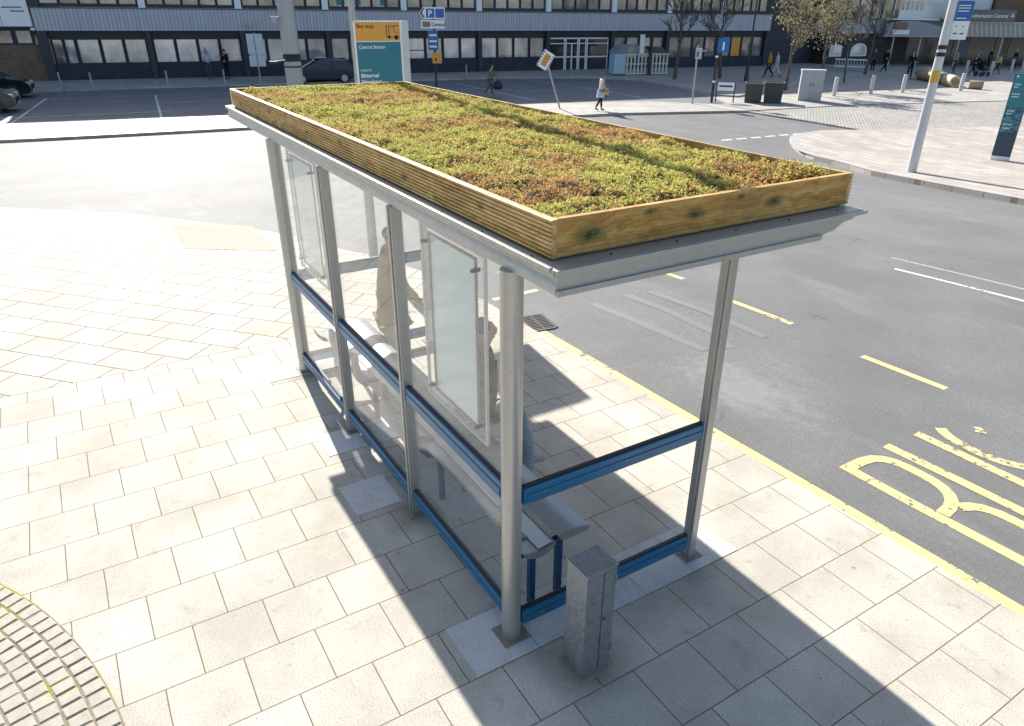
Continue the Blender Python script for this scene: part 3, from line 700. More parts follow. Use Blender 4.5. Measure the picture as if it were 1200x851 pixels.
poster(.36, 1.20, 1.26, 2.46); poster(3.40, 4.26, 1.32, 2.46)

# ------------------------------------------------------------------ bench inside the shelter
be = thing('bench', 'grey bench of two long metal seat rails on blue legs inside the bus shelter', 'bench', (0, 0, 0))
def arc_seat(y0, y1, zc, sag, th, name):
    n = 12; top = []; bot = []
    for i in range(n+1):
        t_ = i/n; y = y0+(y1-y0)*t_; z = zc+sag*math.sin(PI*t_)
        top.append((y, z)); bot.append((y, z-th*math.sin(PI*min(1, max(0, t_)))**.5*1.0-.004))
    mb = MB(); mb.prism(top+bot[::-1], .10, 4.30, mx); o = mb.build(name, M['bench'], be)
    e = MB(); e.prism([(y, z+.002) for y, z in top]+[(y, z-.003) for y, z in bot[::-1]], .088, .0995, mx); e.build('end_cap', P('dull_grey_cap', (.20, .21, .22), .5, .2), o)
    return o
arc_seat(-.70, -.45, .552, .028, .055, 'seat_rail')
arc_seat(-.42, -.17, .528, -.018, .045, 'seat_rail')
mb = MB(); mb.prism([(-.395, .534), (-.385, .542), (-.30, .526), (-.29, .518)], .105, 4.29, mx); mb.build('seat_insert', P('seat_groove_white', (.62, .63, .64), .4, .1), be)
for x in (.17, 1.56, 3.0, 4.2):
    for y in (-.28, -.50):
        mb = MB(); mb.box(x-.022, x+.022, y-.022, y+.022, .0, .475); mb.build('leg', M['bluedark'], be, .004)
    mb = MB()
    pts = [(-.085, .62), (-.11, .56), (-.17, .495), (-.28, .463), (-.44, .483), (-.60, .521)]
    pb = [(y, z-.04) for y, z in pts[::-1]]; mb.prism(pts+pb, x-.02, x+.02, mx); mb.build('bracket', M['bluedark'], be)
for x in (.27, 1.72, 2.25, 2.95, 3.6):
    outer = [(-.075, .76), (-.07, .66), (-.085, .56), (-.13, .47), (-.20, .425), (-.29, .41), (-.40, .42)]
    inner = [(-.40, .47), (-.30, .462), (-.225, .478), (-.175, .515), (-.14, .585), (-.125, .66), (-.128, .755), (-.10, .772)]
    outer = [(y, z+.057) for y, z in outer]; inner = [(y, z+.057) for y, z in inner]
    mb = MB(); mb.prism(outer+inner, x-.03, x+.03, mx); mb.build('armrest', P('dull_grey_cap', (.20, .21, .22), .5, .2), be, .006)

# ------------------------------------------------------------------ galvanised post in front
gp_ = thing('galvanised_post', 'short square galvanised steel post standing in front of the shelter corner', 'post', (-.45, -.30, 0), .03)
mb = MB(); mb.box(-.095, .095, -.11, .11, -.01, .815); mb.build('body', M['galv'], gp_, .004)
mb = MB(); mb.box(-.101, .101, -.116, .116, .8155, .833); mb.build('lid', M['galv'], gp_, .004)
mb = MB(); mb.box(-.0985, -.0952, -.0165, -.0135, .03, .80); mb.build('door_seam', P('seam_grey', (.07, .075, .08), .6), gp_)
mb = MB(); mb.box(-.0965, -.0953, -.105, -.02, .03, .80); mb.build('door', M['galv'], gp_, .0004)
for z in (.14, .68):
    mb = MB(); mb.cyl((-.099, -.108, z), (-.099, -.108, z+.07), .006, n=10); mb.build('hinge', M['galv'], gp_)
mb = MB(); mb.cyl((-.0985, -.035, .44), (-.0955, -.035, .44), .012, n=14); mb.build('lock', P('seam_grey', (.07, .075, .08), .6), gp_)
mb = MB(); mb.box(-.125, .125, -.14, .14, -.01, .006); mb.build('mortar_bed', P('dirty_mortar', (.29, .25, .19), .9, grime=.5), gp_, .002)

# ------------------------------------------------------------------ lettering
def text(name, s, size, loc, xd, yd, mat, parent=None, ext=.002, align='LEFT', bold=0.):
    cu = bpy.data.curves.new(name, 'FONT'); cu.body = s; cu.size = size; cu.extrude = ext; cu.align_x = align; cu.offset = bold
    o = bpy.data.objects.new(name, cu); COL.objects.link(o)
    dg = bpy.context.evaluated_depsgraph_get()
    me = bpy.data.meshes.new_from_object(o.evaluated_get(dg)); bpy.data.objects.remove(o); bpy.data.curves.remove(cu)
    me.materials.clear(); me.materials.append(mat)
    X = V(xd).normalized(); Y = V(yd).normalized(); Z = X.cross(Y)
    me.transform(Matrix(((X.x, Y.x, Z.x, loc[0]), (X.y, Y.y, Z.y, loc[1]), (X.z, Y.z, Z.z, loc[2]), (0, 0, 0, 1))))
    ob = bpy.data.objects.new(name, me); COL.objects.link(ob)
    if parent is not None: ob.parent = parent
    return ob

# bus stop flag on its lamp column at the corner
fl = thing('bus_stop_sign', 'orange and teal bus stop flag on a thin pole behind the planted roof', 'bus stop sign', gpt(8.03, -2.2))
fz = -fl.location.z
mb = MB(); mb.cyl((0, 0, 0), (0, 0, 2.2), .075, n=16); mb.cyl((0, 0, 2.2), (0, 0, 4.0), .046, n=16); mb.build('pole', M['polegrey'], fl)
mb = MB(); mb.cyl((0, 0, 4.0), (0, 0, 9.5), .082, .078, n=16); mb.build('shadow_widened_pole', M['polegrey'], fl)  # unseen top, made thicker than the pole to widen its roof shadow
def fbx(y0, y1, z0, z1, x0, x1, name, mat, b=0.): 
    m_ = MB(); m_.box(x0, x1, y0+2.2, y1+2.2, z0+fz, z1+fz); return m_.build(name, mat, fl, b)
fbx(-2.905, -2.175, 2.56, 3.50, -.075, -.05, 'frame', M['offwhite'], .004)
fbx(-2.875, -2.195, 3.235, 3.482, -.0775, -.0755, 'orange_panel', M['signorange'])
fbx(-2.875, -2.195, 2.58, 3.222, -.0775, -.0755, 'teal_panel', M['signteal'])
fbx(-3.02, -2.91, 2.56, 3.50, -.062, -.030, 'side_post', M['polelight'], .008)
L = lambda nm, s, sz, y, z, m_, b=0.: text(nm, s, sz, (-.0782, y+2.2, z+fz), (0, -1, 0), (0, 0, 1), m_, fl, .0008, 'LEFT', b)
L('lettering', 'Bus stop', .075, -2.215, 3.405, M['letter'], .001)
L('lettering', 'Central Station', .066, -2.225, 3.135, M['signwhite'], .0005)
L('lettering', 'towards', .05, -2.225, 2.835, M['signwhite'])
L('lettering', 'Bitterne/', .078, -2.225, 2.750, M['signwhite'], .0015)
L('lettering', 'Woolston', .078, -2.225, 2.665, M['signwhite'], .0015)
mb = MB()          # bus pictogram
def ib(y0, y1, z0, z1): mb.box(-.0788, -.0778, y0+2.2, y1+2.2, z0+fz, z1+fz)
ib(-2.865, -2.66, 3.425, 3.435); ib(-2.672, -2.66, 3.29, 3.425); ib(-2.865, -2.66, 3.28, 3.29); ib(-2.71, -2.70, 3.29, 3.42); ib(-2.79, -2.78, 3.35, 3.425); ib(-2.86, -2.79, 3.345, 3.352)
mb.cyl((-.0778, -2.815+2.2, 3.28+fz), (-.0788, -2.815+2.2, 3.28+fz), .033, n=16); mb.cyl((-.0778, -2.705+2.2, 3.285+fz), (-.0788, -2.705+2.2, 3.285+fz), .022, n=16)
mb.build('bus_pictogram', M['letter'], fl)
mb = MB()
for z in (2.75, 3.3): mb.box(-.052, .0, -.06, .04, z+fz-.02, z+fz+.02)
mb.build('bracket', M['polegrey'], fl)

# big mast beyond the road
ms = thing('mast', 'thick grey steel mast with black straps beyond the far end of the roof', 'mast', gpt(28.0, -6.78, .02))
mb = MB(); mb.cyl((0, 0, 0), (0, 0, 8.5), .34, .29, n=32); mb.build('pole', M['polegrey'], ms)
mb = MB(); mb.cyl((0, 0, 0), (0, 0, .06), .5, n=24); mb.build('base_plate', M['polegrey'], ms)
for z, h in ((2.62, .07), (2.42, .22), (2.2, .06)):
    mb = MB(); mb.cyl((0, 0, z), (0, 0, z+h), .335, n=32); mb.build('strap', M['black'], ms)
mb = MB(); mb.tube([(-.3, .2, 2.48), (-.36, .42, 2.46), (-.36, .72, 2.44)], .035, 8); mb.box(-.46, -.26, .66, .98, 2.36, 2.46); mb.build('bracket_box', M['poleblack'], ms)
mb = MB(); mb.tube([(0, .3, 3.95), (0, .5, 3.95)], .03, 8); mb.box(-.1, .1, .45, .62, 3.78, 4.0); mb.build('camera_box', M['polegrey'], ms)

# right-hand lamp column with the second flag
pz = gz(9.19, -19.12)+.02
pz += .04
cp_ = thing('lamp_column', 'pale grey lamp column with a blue and white bus flag on the right pavement', 'lamp column', (9.19, -19.12, pz))
hx = V((p_ := (CP.x-9.19), CP.y+19.12, 0)).normalized(); hy = V((-hx.y, hx.x, 0))  # hx faces the camera side
mb = MB(); mb.cyl((0, 0, 0), (0, 0, 1.2), .135, .13, n=24); mb.cyl((0, 0, 1.2), (0, 0, 8.5), .125, .085, n=24); mb.build('column', M['polelight'], cp_)
for z, h in ((3.26, .10), (3.08, .10)):
    mb = MB(); mb.cyl((0, 0, z), (0, 0, z+h), .128, n=24); mb.build('strap', M['black'], cp_)
mb = MB(); a0 = math.atan2(hx.y, hx.x)
for i in range(9):
    a1 = a0-.75+1.5*i/8
    mb.add([], [])
vs = []; 
for z in (2.42, 2.56, 2.72): 
    for i in range(9):
        a1 = a0-.9+1.8*i/8; rr = .131 if z != 2.56 else .133; vs.append((rr*math.cos(a1), rr*math.sin(a1), z))
mb = MB(); mb.add(vs, [(j*9+i, j*9+i+1, (j+1)*9+i+1, (j+1)*9+i) for j in range(2) for i in range(8)], True)
mb.build('yellow_notice', P('yellow_notice_paper', (.62, .40, .05), .6, var=.5, scale=22), cp_)
fm = Matrix(((-hy.x, hx.x, 0, 0), (-hy.y, hx.y, 0, 0), (0, 0, 1, 0), (0, 0, 0, 1)))   # local x to the viewer's left... y towards the viewer
fm = Matrix(((hy.x, hx.x, 0, 0), (hy.y, hx.y, 0, 0), (0, 0, 1, 0), (0, 0, 0, 1)))
mb = MB(); mb.box(.10, .50, -.012, .0, 3.95, 4.42, fm); o = mb.build('blue_flag', M['signblue'], cp_)
mb = MB(); mb.box(.10, .50, -.012, .0, 3.50, 3.945, fm); mb.build('white_flag', M['signwhite'], cp_)
mb = MB()
for z, w in ((4.30, .28), (4.24, .28), (4.17, .26), (4.00, .24)): mb.box(.15, .15+w, .0, .003, z, z+.022, fm)
mb.build('flag_text_lines', M['signwhite'], cp_)
mb = MB()
for x in (.17, .33): mb.box(x, x+.09, .0, .003, 3.63, 3.66, fm); mb.box(x+.02, x+.05, .0, .003, 3.80, 3.83, fm)
mb.build('flag_marks', M['letter'], cp_)
mb = MB(); mb.box(.0, .12, -.02, .006, 4.36, 4.39, fm); mb.box(.0, .12, -.02, .006, 3.55, 3.58, fm); mb.build('bracket', M['polegrey'], cp_)

# wayfinding totem
tz = gz(9.25, -24.08)+.02
tz += .04
tt = thing('map_totem', 'dark teal wayfinding totem with a map panel and white base at the right edge', 'wayfinding totem', (9.235, -24.08, tz))
tx = V((9.0-9.47, -24.19+23.97, 0)).normalized(); tn = V((tx.y, -tx.x, 0)); tn = tn if tn.dot(V((CP.x-9.2, CP.y+24, 0))) > 0 else -tn
Tm = Matrix(((tx.x, -tn.x, 0, 0), (tx.y, -tn.y, 0, 0), (0, 0, 1, 0), (0, 0, 0, 1)))
def tb(x0, x1, y0, y1, z0, z1, nm, mat, b=0.):
    m_ = MB(); m_.box(x0, x1, y0, y1, z0, z1, Tm); return m_.build(nm, mat, tt, b)
tb(-.27, .27, -.02, .11, 0, .13, 'base', M['signwhite'], .006)
tb(-.265, .265, -.012, .10, .132, 2.60, 'body', P('totem_navy', (.015, .05, .085), .3, 0, .5), .006)
tb(-.245, .245, -.0155, -.0125, 1.62, 2.585, 'title_panel', M['signteal'])
k = NT('totem_map'); co = k.coord('Object'); vv = k.n('ShaderNodeTexVoronoi', feature='DISTANCE_TO_EDGE'); vv.inputs['Scale'].default_value = 9; k.l(co, vv.inputs['Vector'])
c_ = k.mix(k.ramp(k.noise(co, 5, 3), (.42, 0.), (.55, 1.)), (.02, .15, .22), (.012, .05, .09)); c_ = k.mix(k.ramp(vv.outputs[0], (.02, .8), (.05, 0.)), c_, (.16, .34, .38))
M['map'] = k.fin(k.bsdf(c_, .3, 0, .5))
tb(-.245, .245, -.0155, -.0125, .88, 1.605, 'map_panel', M['map'])
tb(-.195, -.145, -.018, -.0158, 2.50, 2.55, 'pedestrian_symbol', M['signwhite'])
for z, w in ((2.28, .16), (2.20, .12), (2.0, .22), (1.92, .2), (1.5, .2), (1.42, .14), (1.1, .25), (.98, .2)): m_ = MB(); m_.box(-.2, -.2+w, -.0182, -.016, z, z+.03, Tm); m_.build('text_line', P('totem_text', (.45, .6, .62), .4), tt)
tb(.2655, .2685, .0, .09, .2, 2.5, 'side_strip', M['polelight'])

# ------------------------------------------------------------------ main office building (facade line runs away to the right)
FL = V((53.08, 1.29, -.70)); FU = V((-.16488869, -.98631218, 0)); RZ = math.atan2(FU.y, FU.x)
bd = thing('office_building', 'long navy office block with a pale ribbed band above its ground floor windows', 'office building', FL, RZ)
# local axes: +x along the facade to the right, +y into the building, +z up
def bb(x0, x1, y0, y1, z0, z1, nm, mat, parent=bd, b=0.):
    m_ = MB(); m_.box(x0, x1, y0, y1, z0, z1); return m_.build(nm, mat, parent, b)
HB = 11.5
pil = [.15, 5.95, 11.57, 17.1, 22.5, 28.08, 33.6, 39.22, 44.3, 49.5, 54.3]
k = NT('ribbed_grey_band'); co = k.coord('Object'); s_ = k.n('ShaderNodeSeparateXYZ'); k.l(co, s_.inputs[0])
rib = k.math('SINE', k.math('MULTIPLY', s_.outputs[0], 2*PI/.22)); n_ = k.noise(co, 1.3, 4)
n5 = k.noise(k.coord('Object', scale=(3.2, 1, .25)), 1.0, 4, .6)
c_ = k.mix(k.ramp(n5, (.35, .55), (.62, 0.)), k.mix(n_, (.46, .48, .54), (.58, .60, .66)), (.36, .37, .41))
c_ = k.mix(k.ramp(rib, (.0, .5), (.35, 0.)), c_, (.26, .275, .31))
M['band'] = k.fin(k.bsdf(c_, .5, 0, .4, k.bump(rib, .6, .02)))
bb(-.1, 54.3, .25, 12, 2.55, 2.89, 'soffit_panel', M['dark'])
mb = MB(); mb.box(.45, 54.25, .32, .6, 2.45, 2.55)
mb.build('window_head', M['navy'], bd)
bb(.3, 33.6, .15, .6, 0, 1.0, 'plinth_wall', M['navywall']); bb(39.2, 54.3, .15, .6, 0, .85, 'plinth_wall', M['navywall'])
bb(-.05, 54.4, -.06, .4, 2.892, 4.10, 'ribbed_band', M['band'])
bb(-.05, 54.4, -.10, .4, 4.102, 4.17, 'band_capping', P('band_cap', (.10, .105, .12), .5))
for i, s_ in enumerate(pil):
    w = .30 if i else .55
    bb(s_-w/2, s_+w/2, .0, .62, 0, 2.888 if i else HB-.5, 'pillar', M['navy'])
# ground floor windows
def window(x0, x1, z0, z1, y, pane, split=0, fm_=M['navy'], parent=bd, fw_=.07):
    m_ = MB()
    m_.box(x0, x0+fw_, y, y+.1, z0, z1); m_.box(x1-fw_, x1, y, y+.1, z0, z1); m_.box(x0+fw_, x1-fw_, y, y+.1, z1-fw_, z1); m_.box(x0+fw_, x1-fw_, y, y+.1, z0, z0+fw_)
    if split: m_.box(x0+fw_, x1-fw_, y, y+.1, z0+(z1-z0)*split-.03, z0+(z1-z0)*split+.03)
    f_ = m_.build('window', fm_, parent)
    p_ = MB(); p_.box(x0+fw_, x1-fw_, y+.05, y+.07, z0+fw_, z1-fw_); o_ = p_.build('pane', pane, f_)
    return f_
for i in range(len(pil)-1):
    a, b = pil[i]+.16, pil[i+1]-.16
    if i == 0: a = .5
    if i == 6: continue
    z0 = 1.003 if i < 6 else .853
    ws = [a+(b-a)*q/4 for q in range(5)]
    for q in range(4):
        x0, x1 = ws[q]+.03, ws[q+1]-.03
        if i == 0 and q == 0:
            window(x0, (x0+x1)/2-.02, z0, 2.447, .34, M['winpale']); window((x0+x1)/2+.02, x1, z0, 2.447, .34, M['winpale'])
        elif i == 9 and q == 1:
            f_ = window(x0, x1, z0, 2.447, .34, M['windark'])
            m_ = MB(); m_.box(x0+.09, x1-.09, .372, .388, z0+.09, 2.35); m_.build('orange_poster', M['signorange'], f_)
        else:
            window(x0, x1, z0, 2.447, .34, M['winpale'] if i < 6 else M['windark'], .42 if (i, q) in ((4, 0), (3, 2)) else 0)
    bb(a-.04, b+.04, .45, .58, z0, 2.449, 'backing_wall', M['dark'])
# posters stuck inside the glass at the left
for x0, x1, z0, z1 in ((1.42, 1.78, 2.0, 2.36), (2.15, 2.55, 2.02, 2.36)):
    bb(x0, x1, .372, .388, z0, z1, 'window_notice', M['signwhite'])
# entrance with white frames
bb(33.75, 39.07, .62, .8, 0, 2.549, 'entrance_backing', P('dim_lobby', (.03, .031, .034), .5))
for x0, x1, nm in ((33.8, 35.15, 'entrance_light'), (35.2, 36.3, 'door'), (36.35, 37.0, 'entrance_light'), (37.05, 38.95, 'entrance_light')):
    m_ = MB(); w = .08
    m_.box(x0, x0+w, .3, .4, 0, 2.4); m_.box(x1-w, x1, .3, .4, 0, 2.4); m_.box(x0+w, x1-w, .3, .4, 2.3, 2.4); m_.box(x0+w, x1-w, .3, .4, 0, .1); m_.box(x0+w, x1-w, .3, .4, .98, 1.08); m_.box(x0+w, x1-w, .3, .4, 1.95, 2.02)
    if nm == 'door': m_.box((x0+x1)/2-.05, (x0+x1)/2+.05, .3, .4, .1, 1.95)
    e = m_.build(nm, M['offwhite'], bd)
    m_ = MB(); m_.box(x0+w, x1-w, .345, .36, .1, 2.3); m_.build('pane', P('dark_door_glass', (.03, .033, .038), .08, 0, .8), e)
    if nm == 'door':
        m_ = MB(); m_.cyl((x0+.42, .27, .9), (x0+.42, .27, 1.3), .015, n=8); m_.build('handle', M['galv'], e)
# first floor
bb(-.05, 54.3, .45, 12, 4.172, HB, 'upper_wall', M['navy'])
for i in range(len(pil)-1):
    a, b = pil[i], pil[i+1]
    if i: bb(a-.2, a+.2, .06, .449, 4.172, 7.2, 'white_column', M['offwhite'])
    bb(a+.22, b-.22, .2, .449, 4.172, 4.32, 'sill', M['navy'])
    n_ = 5; ws = [a+.25+(b-a-.5)*q/n_ for q in range(n_+1)]
    for q in range(n_): window(ws[q]+.02, ws[q+1]-.02, 4.322, 6.3, .24, M['windark'], 0, M['navy'], bd, .06)
# teal posters in three upper windows
for x in (19.0, 20.9, 17.9): bb(x, x+.55, .262, .288, 4.45, 5.6, 'teal_poster', M['signteal'])
bb(-.05, 54.4, .05, .449, 7.202, 8.3, 'ribbed_band', M['band']); bb(-.1, 54.5, .0, 12.2, HB+.002, HB+.35, 'parapet', M['navy'])
m_ = MB(); m_.cyl((12.1, -.08, 3.25), (12.1, -.25, 3.2), .05, n=8); m_.box(12.0, 12.2, -.45, -.2, 3.1, 3.3); m_.build('security_camera', M['polegrey'], bd)

# brown brick wing at the left end
bw = thing('brick_wing', 'brown brick wing with high narrow windows and a white billboard at the left edge', 'building', FL+FU*-.2, RZ)
bb(-16, -.1, .3, 12, 0, 2.12, 'wall', M['brownbrick'], bw); bb(-16, -.1, .35, 12, 2.122, 2.98, 'window_strip_wall', M['navy'], bw); bb(-16, -.1, .3, 12, 2.982, HB, 'upper_wall', M['navy'], bw)
for i in range(8):
    x1 = -.2-i*1.0; window(x1-.85, x1, 2.16, 2.94, .28, M['windark'], 0, M['navy'], bw, .06)
bi = thing('billboard', 'white notice board with black text and a yellow picture on the brick wing', 'billboard', FL+FU*-.2, RZ)
bb(-3.6, .02, -.02, .12, 3.12, 4.95, 'board', M['signwhite'], bi, .01); bb(-3.6, .02, -.05, .10, 3.05, 3.115, 'lower_rail', M['dark'], bi)
bb(-1.52, -1.46, -.024, -.0205, 3.15, 4.9, 'fold', P('fold_grey', (.45, .46, .48), .5), bi)
bb(-2.55, -1.62, -.026, -.0205, 3.2, 3.95, 'dark_picture', P('dark_picture', (.07, .07, .05), .4, var=.7, scale=3), bi); bb(-2.5, -1.64, -.03, -.0265, 3.22, 3.45, 'yellow_picture', P('yellow_picture', (.62, .5, .08), .4), bi)
for z, x0, w in ((4.75, -2.5, .8), (4.55, -2.6, .95), (4.30, -2.5, .75), (4.08, -2.5, .6), (4.72, -1.0, .35), (4.55, -1.2, .85), (4.1, -1.3, 1.0), (3.9, -.9, .7)): m_ = MB(); m_.box(x0, x0+w, -.025, -.0205, z, z+.075); m_.build('text_line', P('notice_text', (.12, .15, .22), .5), bi)
m_ = MB()
for x in (-2.6, -.1): m_.box(x, x+.22, -.2, -.05, 2.93, 3.04)
m_.build('floodlight', M['offwhite'], bi)

# second block beyond the recess
b2 = thing('curtained_block', 'dark block with cream curtained upper windows and a grey band beyond the bare trees', 'building', FL, RZ)
bb(54.55, 61.4, 2.2, 12, 0, HB, 'recessed_wall', M['navy'], b2)
bb(61.4, 71.2, .3, 12, 0, 2.66, 'ground_floor_wall', M['dark'], b2); bb(61.4, 71.2, .0, 12, 2.662, 3.76, 'grey_band', M['band'], b2); bb(61.4, 71.2, .3, 12, 3.762, HB, 'upper_wall', M['navy'], b2)
for q in range(7): window(61.55+1.37*q, 61.55+1.37*q+1.3, 3.78, 6.1, .18, M['wincurt'], 0, M['offwhite'] if q % 3 == 2 else M['navy'], b2, .07)
def shopwin(x0, x1, z0, z1, arch):
    f_ = MB(); pts = [(x0, z0), (x1, z0), (x1, z1-arch)]+[((x0+x1)/2+(x1-x0)/2*math.cos(a), z1-arch+arch*math.sin(a)) for a in (.4, .8, 1.2, 1.57, 1.94, 2.34, 2.74)]+[(x0, z1-arch)]
    my = Matrix(((1, 0, 0, 0), (0, 0, 1, 0), (0, 1, 0, 0), (0, 0, 0, 1)))
    f_.prism(pts, .2, .28, my); o_ = f_.build('shop_window', M['offwhite'], b2)
    g_ = MB(); g_.prism([((x-(x0+x1)/2)*.8+(x0+x1)/2, (z-(z0+z1)/2)*.8+(z0+z1)/2) for x, z in pts], .18, .199, my); g_.build('pane', M['winpale'], o_)
shopwin(61.7, 63.1, .75, 1.75, .2); shopwin(64.2, 66.1, .75, 1.85, .6)

# ------------------------------------------------------------------ railway station
SA = V((39.8, -64.7, -.70)); SU = V((-.57008, -.82159, 0)); SZ = math.atan2(SU.y, SU.x)
sb = thing('station_building', 'railway station front with a beige canopy, slim columns and a grey name board', 'station', SA, SZ)
def s2(x0, x1, y0, y1, z0, z1, nm, mat, parent=sb, b=0.): return bb(x0, x1, y0, y1, z0, z1, nm, mat, parent, b)
s2(-1.6, 30, 4.0, 16, 0, 2.5, 'glazed_front', P('station_glazing', (.025, .026, .03), .12, 0, .9))
s2(-1.6, 30, 5, 16, 2.502, HB-2, 'main_wall', P('pale_station_wall', (.62, .65, .68), .6))
k = NT('beige_ribbed_canopy'); co = k.coord('Object'); s_ = k.n('ShaderNodeSeparateXYZ'); k.l(co, s_.inputs[0])
rib = k.math('SINE', k.math('MULTIPLY', s_.outputs[0], 2*PI/.42)); c_ = k.mix(k.ramp(rib, (.2, 0.), (.6, 1.)), (.34, .31, .25), (.50, .47, .40))
M['canopy'] = k.fin(k.bsdf(c_, .6, 0, .3, k.bump(rib, .5, .03)))
s2(4.6, 30, .4, 4.9, 2.56, 2.72, 'canopy_soffit', P('canopy_soffit', (.42, .39, .33), .7))
m_ = MB(); m_.prism([(.3, 2.52), (.3, 2.66), (.95, 3.62), (1.1, 3.62), (.5, 2.52)], 4.6, 30, mx); m_.build('canopy_fascia', M['canopy'], sb)
s2(4.6, 30, .9, 1.1, 3.622, 3.72, 'canopy_edge', P('canopy_edge', (.55, .53, .48), .6))
s2(5.25, 9.95, .72, .88, 3.74, 4.70, 'name_board', P('name_board_grey', (.13, .135, .145), .5))
text('lettering', 'Southampton Central', .40, (5.78, .716, 4.08), (1, 0, 0), (0, 0, 1), M['signwhite'], sb, .003, 'LEFT', .006)
m_ = MB()      # double-arrow emblem
for (a, b) in (((9.5, 4.30), (9.85, 4.30)), ((9.5, 4.17), (9.85, 4.17)), ((9.60, 4.42), (9.74, 4.30)), ((9.61, 4.30), (9.75, 4.17)), ((9.60, 4.17), (9.74, 4.05))):
    dx, dz = b[0]-a[0], b[1]-a[1]; l_ = math.hypot(dx, dz); nx, nz = -dz/l_*.02, dx/l_*.02
    m_.prism([(a[0]+nx, a[1]+nz), (b[0]+nx, b[1]+nz), (b[0]-nx, b[1]-nz), (a[0]-nx, a[1]-nz)], .70, .718, Matrix(((1, 0, 0, 0), (0, 0, 1, 0), (0, 1, 0, 0), (0, 0, 0, 1))))
m_.build('arrow_emblem', M['signwhite'], sb)
s2(9.2, 13, 3.2, 4.95, 3.5, 7.5, 'brick_tower', M['brownbrick'])
s2(4.2, 9.1, 3.6, 4.9, 4.0, 7.2, 'pale_roof_wall', P('pale_roof', (.62, .66, .70), .5))
# left entrance canopy with an arched glazed front
s2(-1.2, 4.4, 1.0, 4.9, 2.42, 2.58, 'entrance_canopy', P('grey_canopy', (.30, .32, .35), .4))
m_ = MB(); pts = [(-1.0, 2.582), (4.3, 2.582)]+[(4.3-5.3*t_, 2.70+1.05*math.sin(PI*(.12+.62*t_))) for t_ in [i/14 for i in range(15)]]
m_.prism(pts, 1.15, 1.3, Matrix(((1, 0, 0, 0), (0, 0, 1, 0), (0, 1, 0, 0), (0, 0, 0, 1)))); m_.build('arched_front', P('bluish_glazing', (.20, .25, .31), .15, 0, .8), sb)
s2(-.4, 1.1, .98, 1.12, 2.62, 3.0, 'entrance_sign', M['offwhite']); s2(-.3, .8, .96, 1.1, 3.05, 3.6, 'advert_panel', P('brown_advert', (.17, .12, .08), .5, var=.7, scale=3))
s2(-1.2, 3.6, 1.2, 4.9, 3.80, 3.9, 'roof_edge', M['offwhite'])
s2(-1.3, 4.4, 3.0, 4.95, 3.902, 6.8, 'upper_white_wall', P('white_render', (.72, .72, .70), .6))
for i in range(9):
    x = -.9+.42*i; s2(x, x+.2, 2.95, 2.999, 4.62, 5.35, 'slot_window', M['windark'])
m_ = MB()
for i in range(7): m_.cyl((3.0+.25*i, 2.6, 3.9), (4.6+.25*i, 2.6, 5.4), .03, n=6); m_.cyl((4.6+.25*i, 2.55, 3.9), (3.0+.25*i, 2.55, 5.4), .03, n=6)
m_.build('roof_lattice', M['offwhite'], sb)
for x, y in ((.0, 1.4), (2.45, 1.4), (5.6, .8), (9.4, .8), (13.3, .8)):
    m_ = MB(); m_.cyl((x, y, 0), (x, y, 2.56), .07, n=12); m_.build('column', P('column_grey', (.50, .50, .48), .4, .1), sb)
for i, x in enumerate((1.2, 3.7, 6.7, 8.1, 10.6, 11.9)):
    m_ = MB(); m_.box(x-.04, x+.04, 3.96, 3.999, 0, 2.5); m_.build('mullion', P('mullion_dark', (.09, .09, .1), .4), sb)
s2(7.2, 8.2, 3.9, 3.955, .7, 2.0, 'window_display', P('display_blue', (.07, .12, .2), .3, var=.5, scale=3))
# long distant roofline so no gap shows behind the street front
# ------------------------------------------------------------------ street furniture in the distance
def signpost(name, label, cat, x, y, h, r, mat, off=.02, group=None):
    t_ = thing(name, label, cat, gpt(x, y, off), 0, group); m_ = MB(); m_.cyl((0, 0, 0), (0, 0, h), r, n=10); m_.build('pole', mat, t_); return t_
def face(x, y):
    n = V((CP.x-x, CP.y-y, 0)).normalized(); return n, V((-n.y, n.x, 0))     # towards viewer, viewer's right
def plate(t_, n, rg_, x0, x1, z0, z1, y0, y1, nm, mat, parent=None):
    F_ = Matrix(((rg_.x, n.x, 0, 0), (rg_.y, n.y, 0, 0), (0, 0, 1, 0), (0, 0, 0, 1)))
    m_ = MB(); m_.box(x0, x1, y0, y1, z0, z1, F_); return m_.build(nm, mat, parent or t_)
# direction signs
ds = signpost('direction_sign', 'black post carrying white, blue and yellow direction signs above the roof edge', 'direction sign', 36.86, -17.18, 4.5, .06, M['poleblack'])
n, rg_ = face(36.86, -17.18)
F_ = Matrix(((rg_.x, n.x, 0, 0), (rg_.y, n.y, 0, 0), (0, 0, 1, 0), (0, 0, 0, 1)))
m_ = MB(); m_.prism([(-.78, 4.1), (-.55, 4.37), (.62, 4.37), (.62, 3.80), (-.55, 3.80)], .07, .1, Matrix(((rg_.x, 0, n.x, 0), (rg_.y, 0, n.y, 0), (0, 1, 0, 0), (0, 0, 0, 1)))); m_.build('arrow_board', M['signwhite'], ds)
plate(ds, n, rg_, -.40, .05, 3.86, 4.30, .101, .106, 'parking_panel', M['signblue']); plate(ds, n, rg_, .10, .57, 3.86, 4.30, .101, .106, 'blue_panel', M['signblue'])
m_ = MB(); m_.prism([(-.74, 4.1), (-.55, 4.32), (-.47, 4.32), (-.63, 4.1), (-.47, 3.86), (-.55, 3.86)], .101, .107, Matrix(((rg_.x, 0, n.x, 0), (rg_.y, 0, n.y, 0), (0, 1, 0, 0), (0, 0, 0, 1)))); m_.build('chevron', M['letter'], ds)
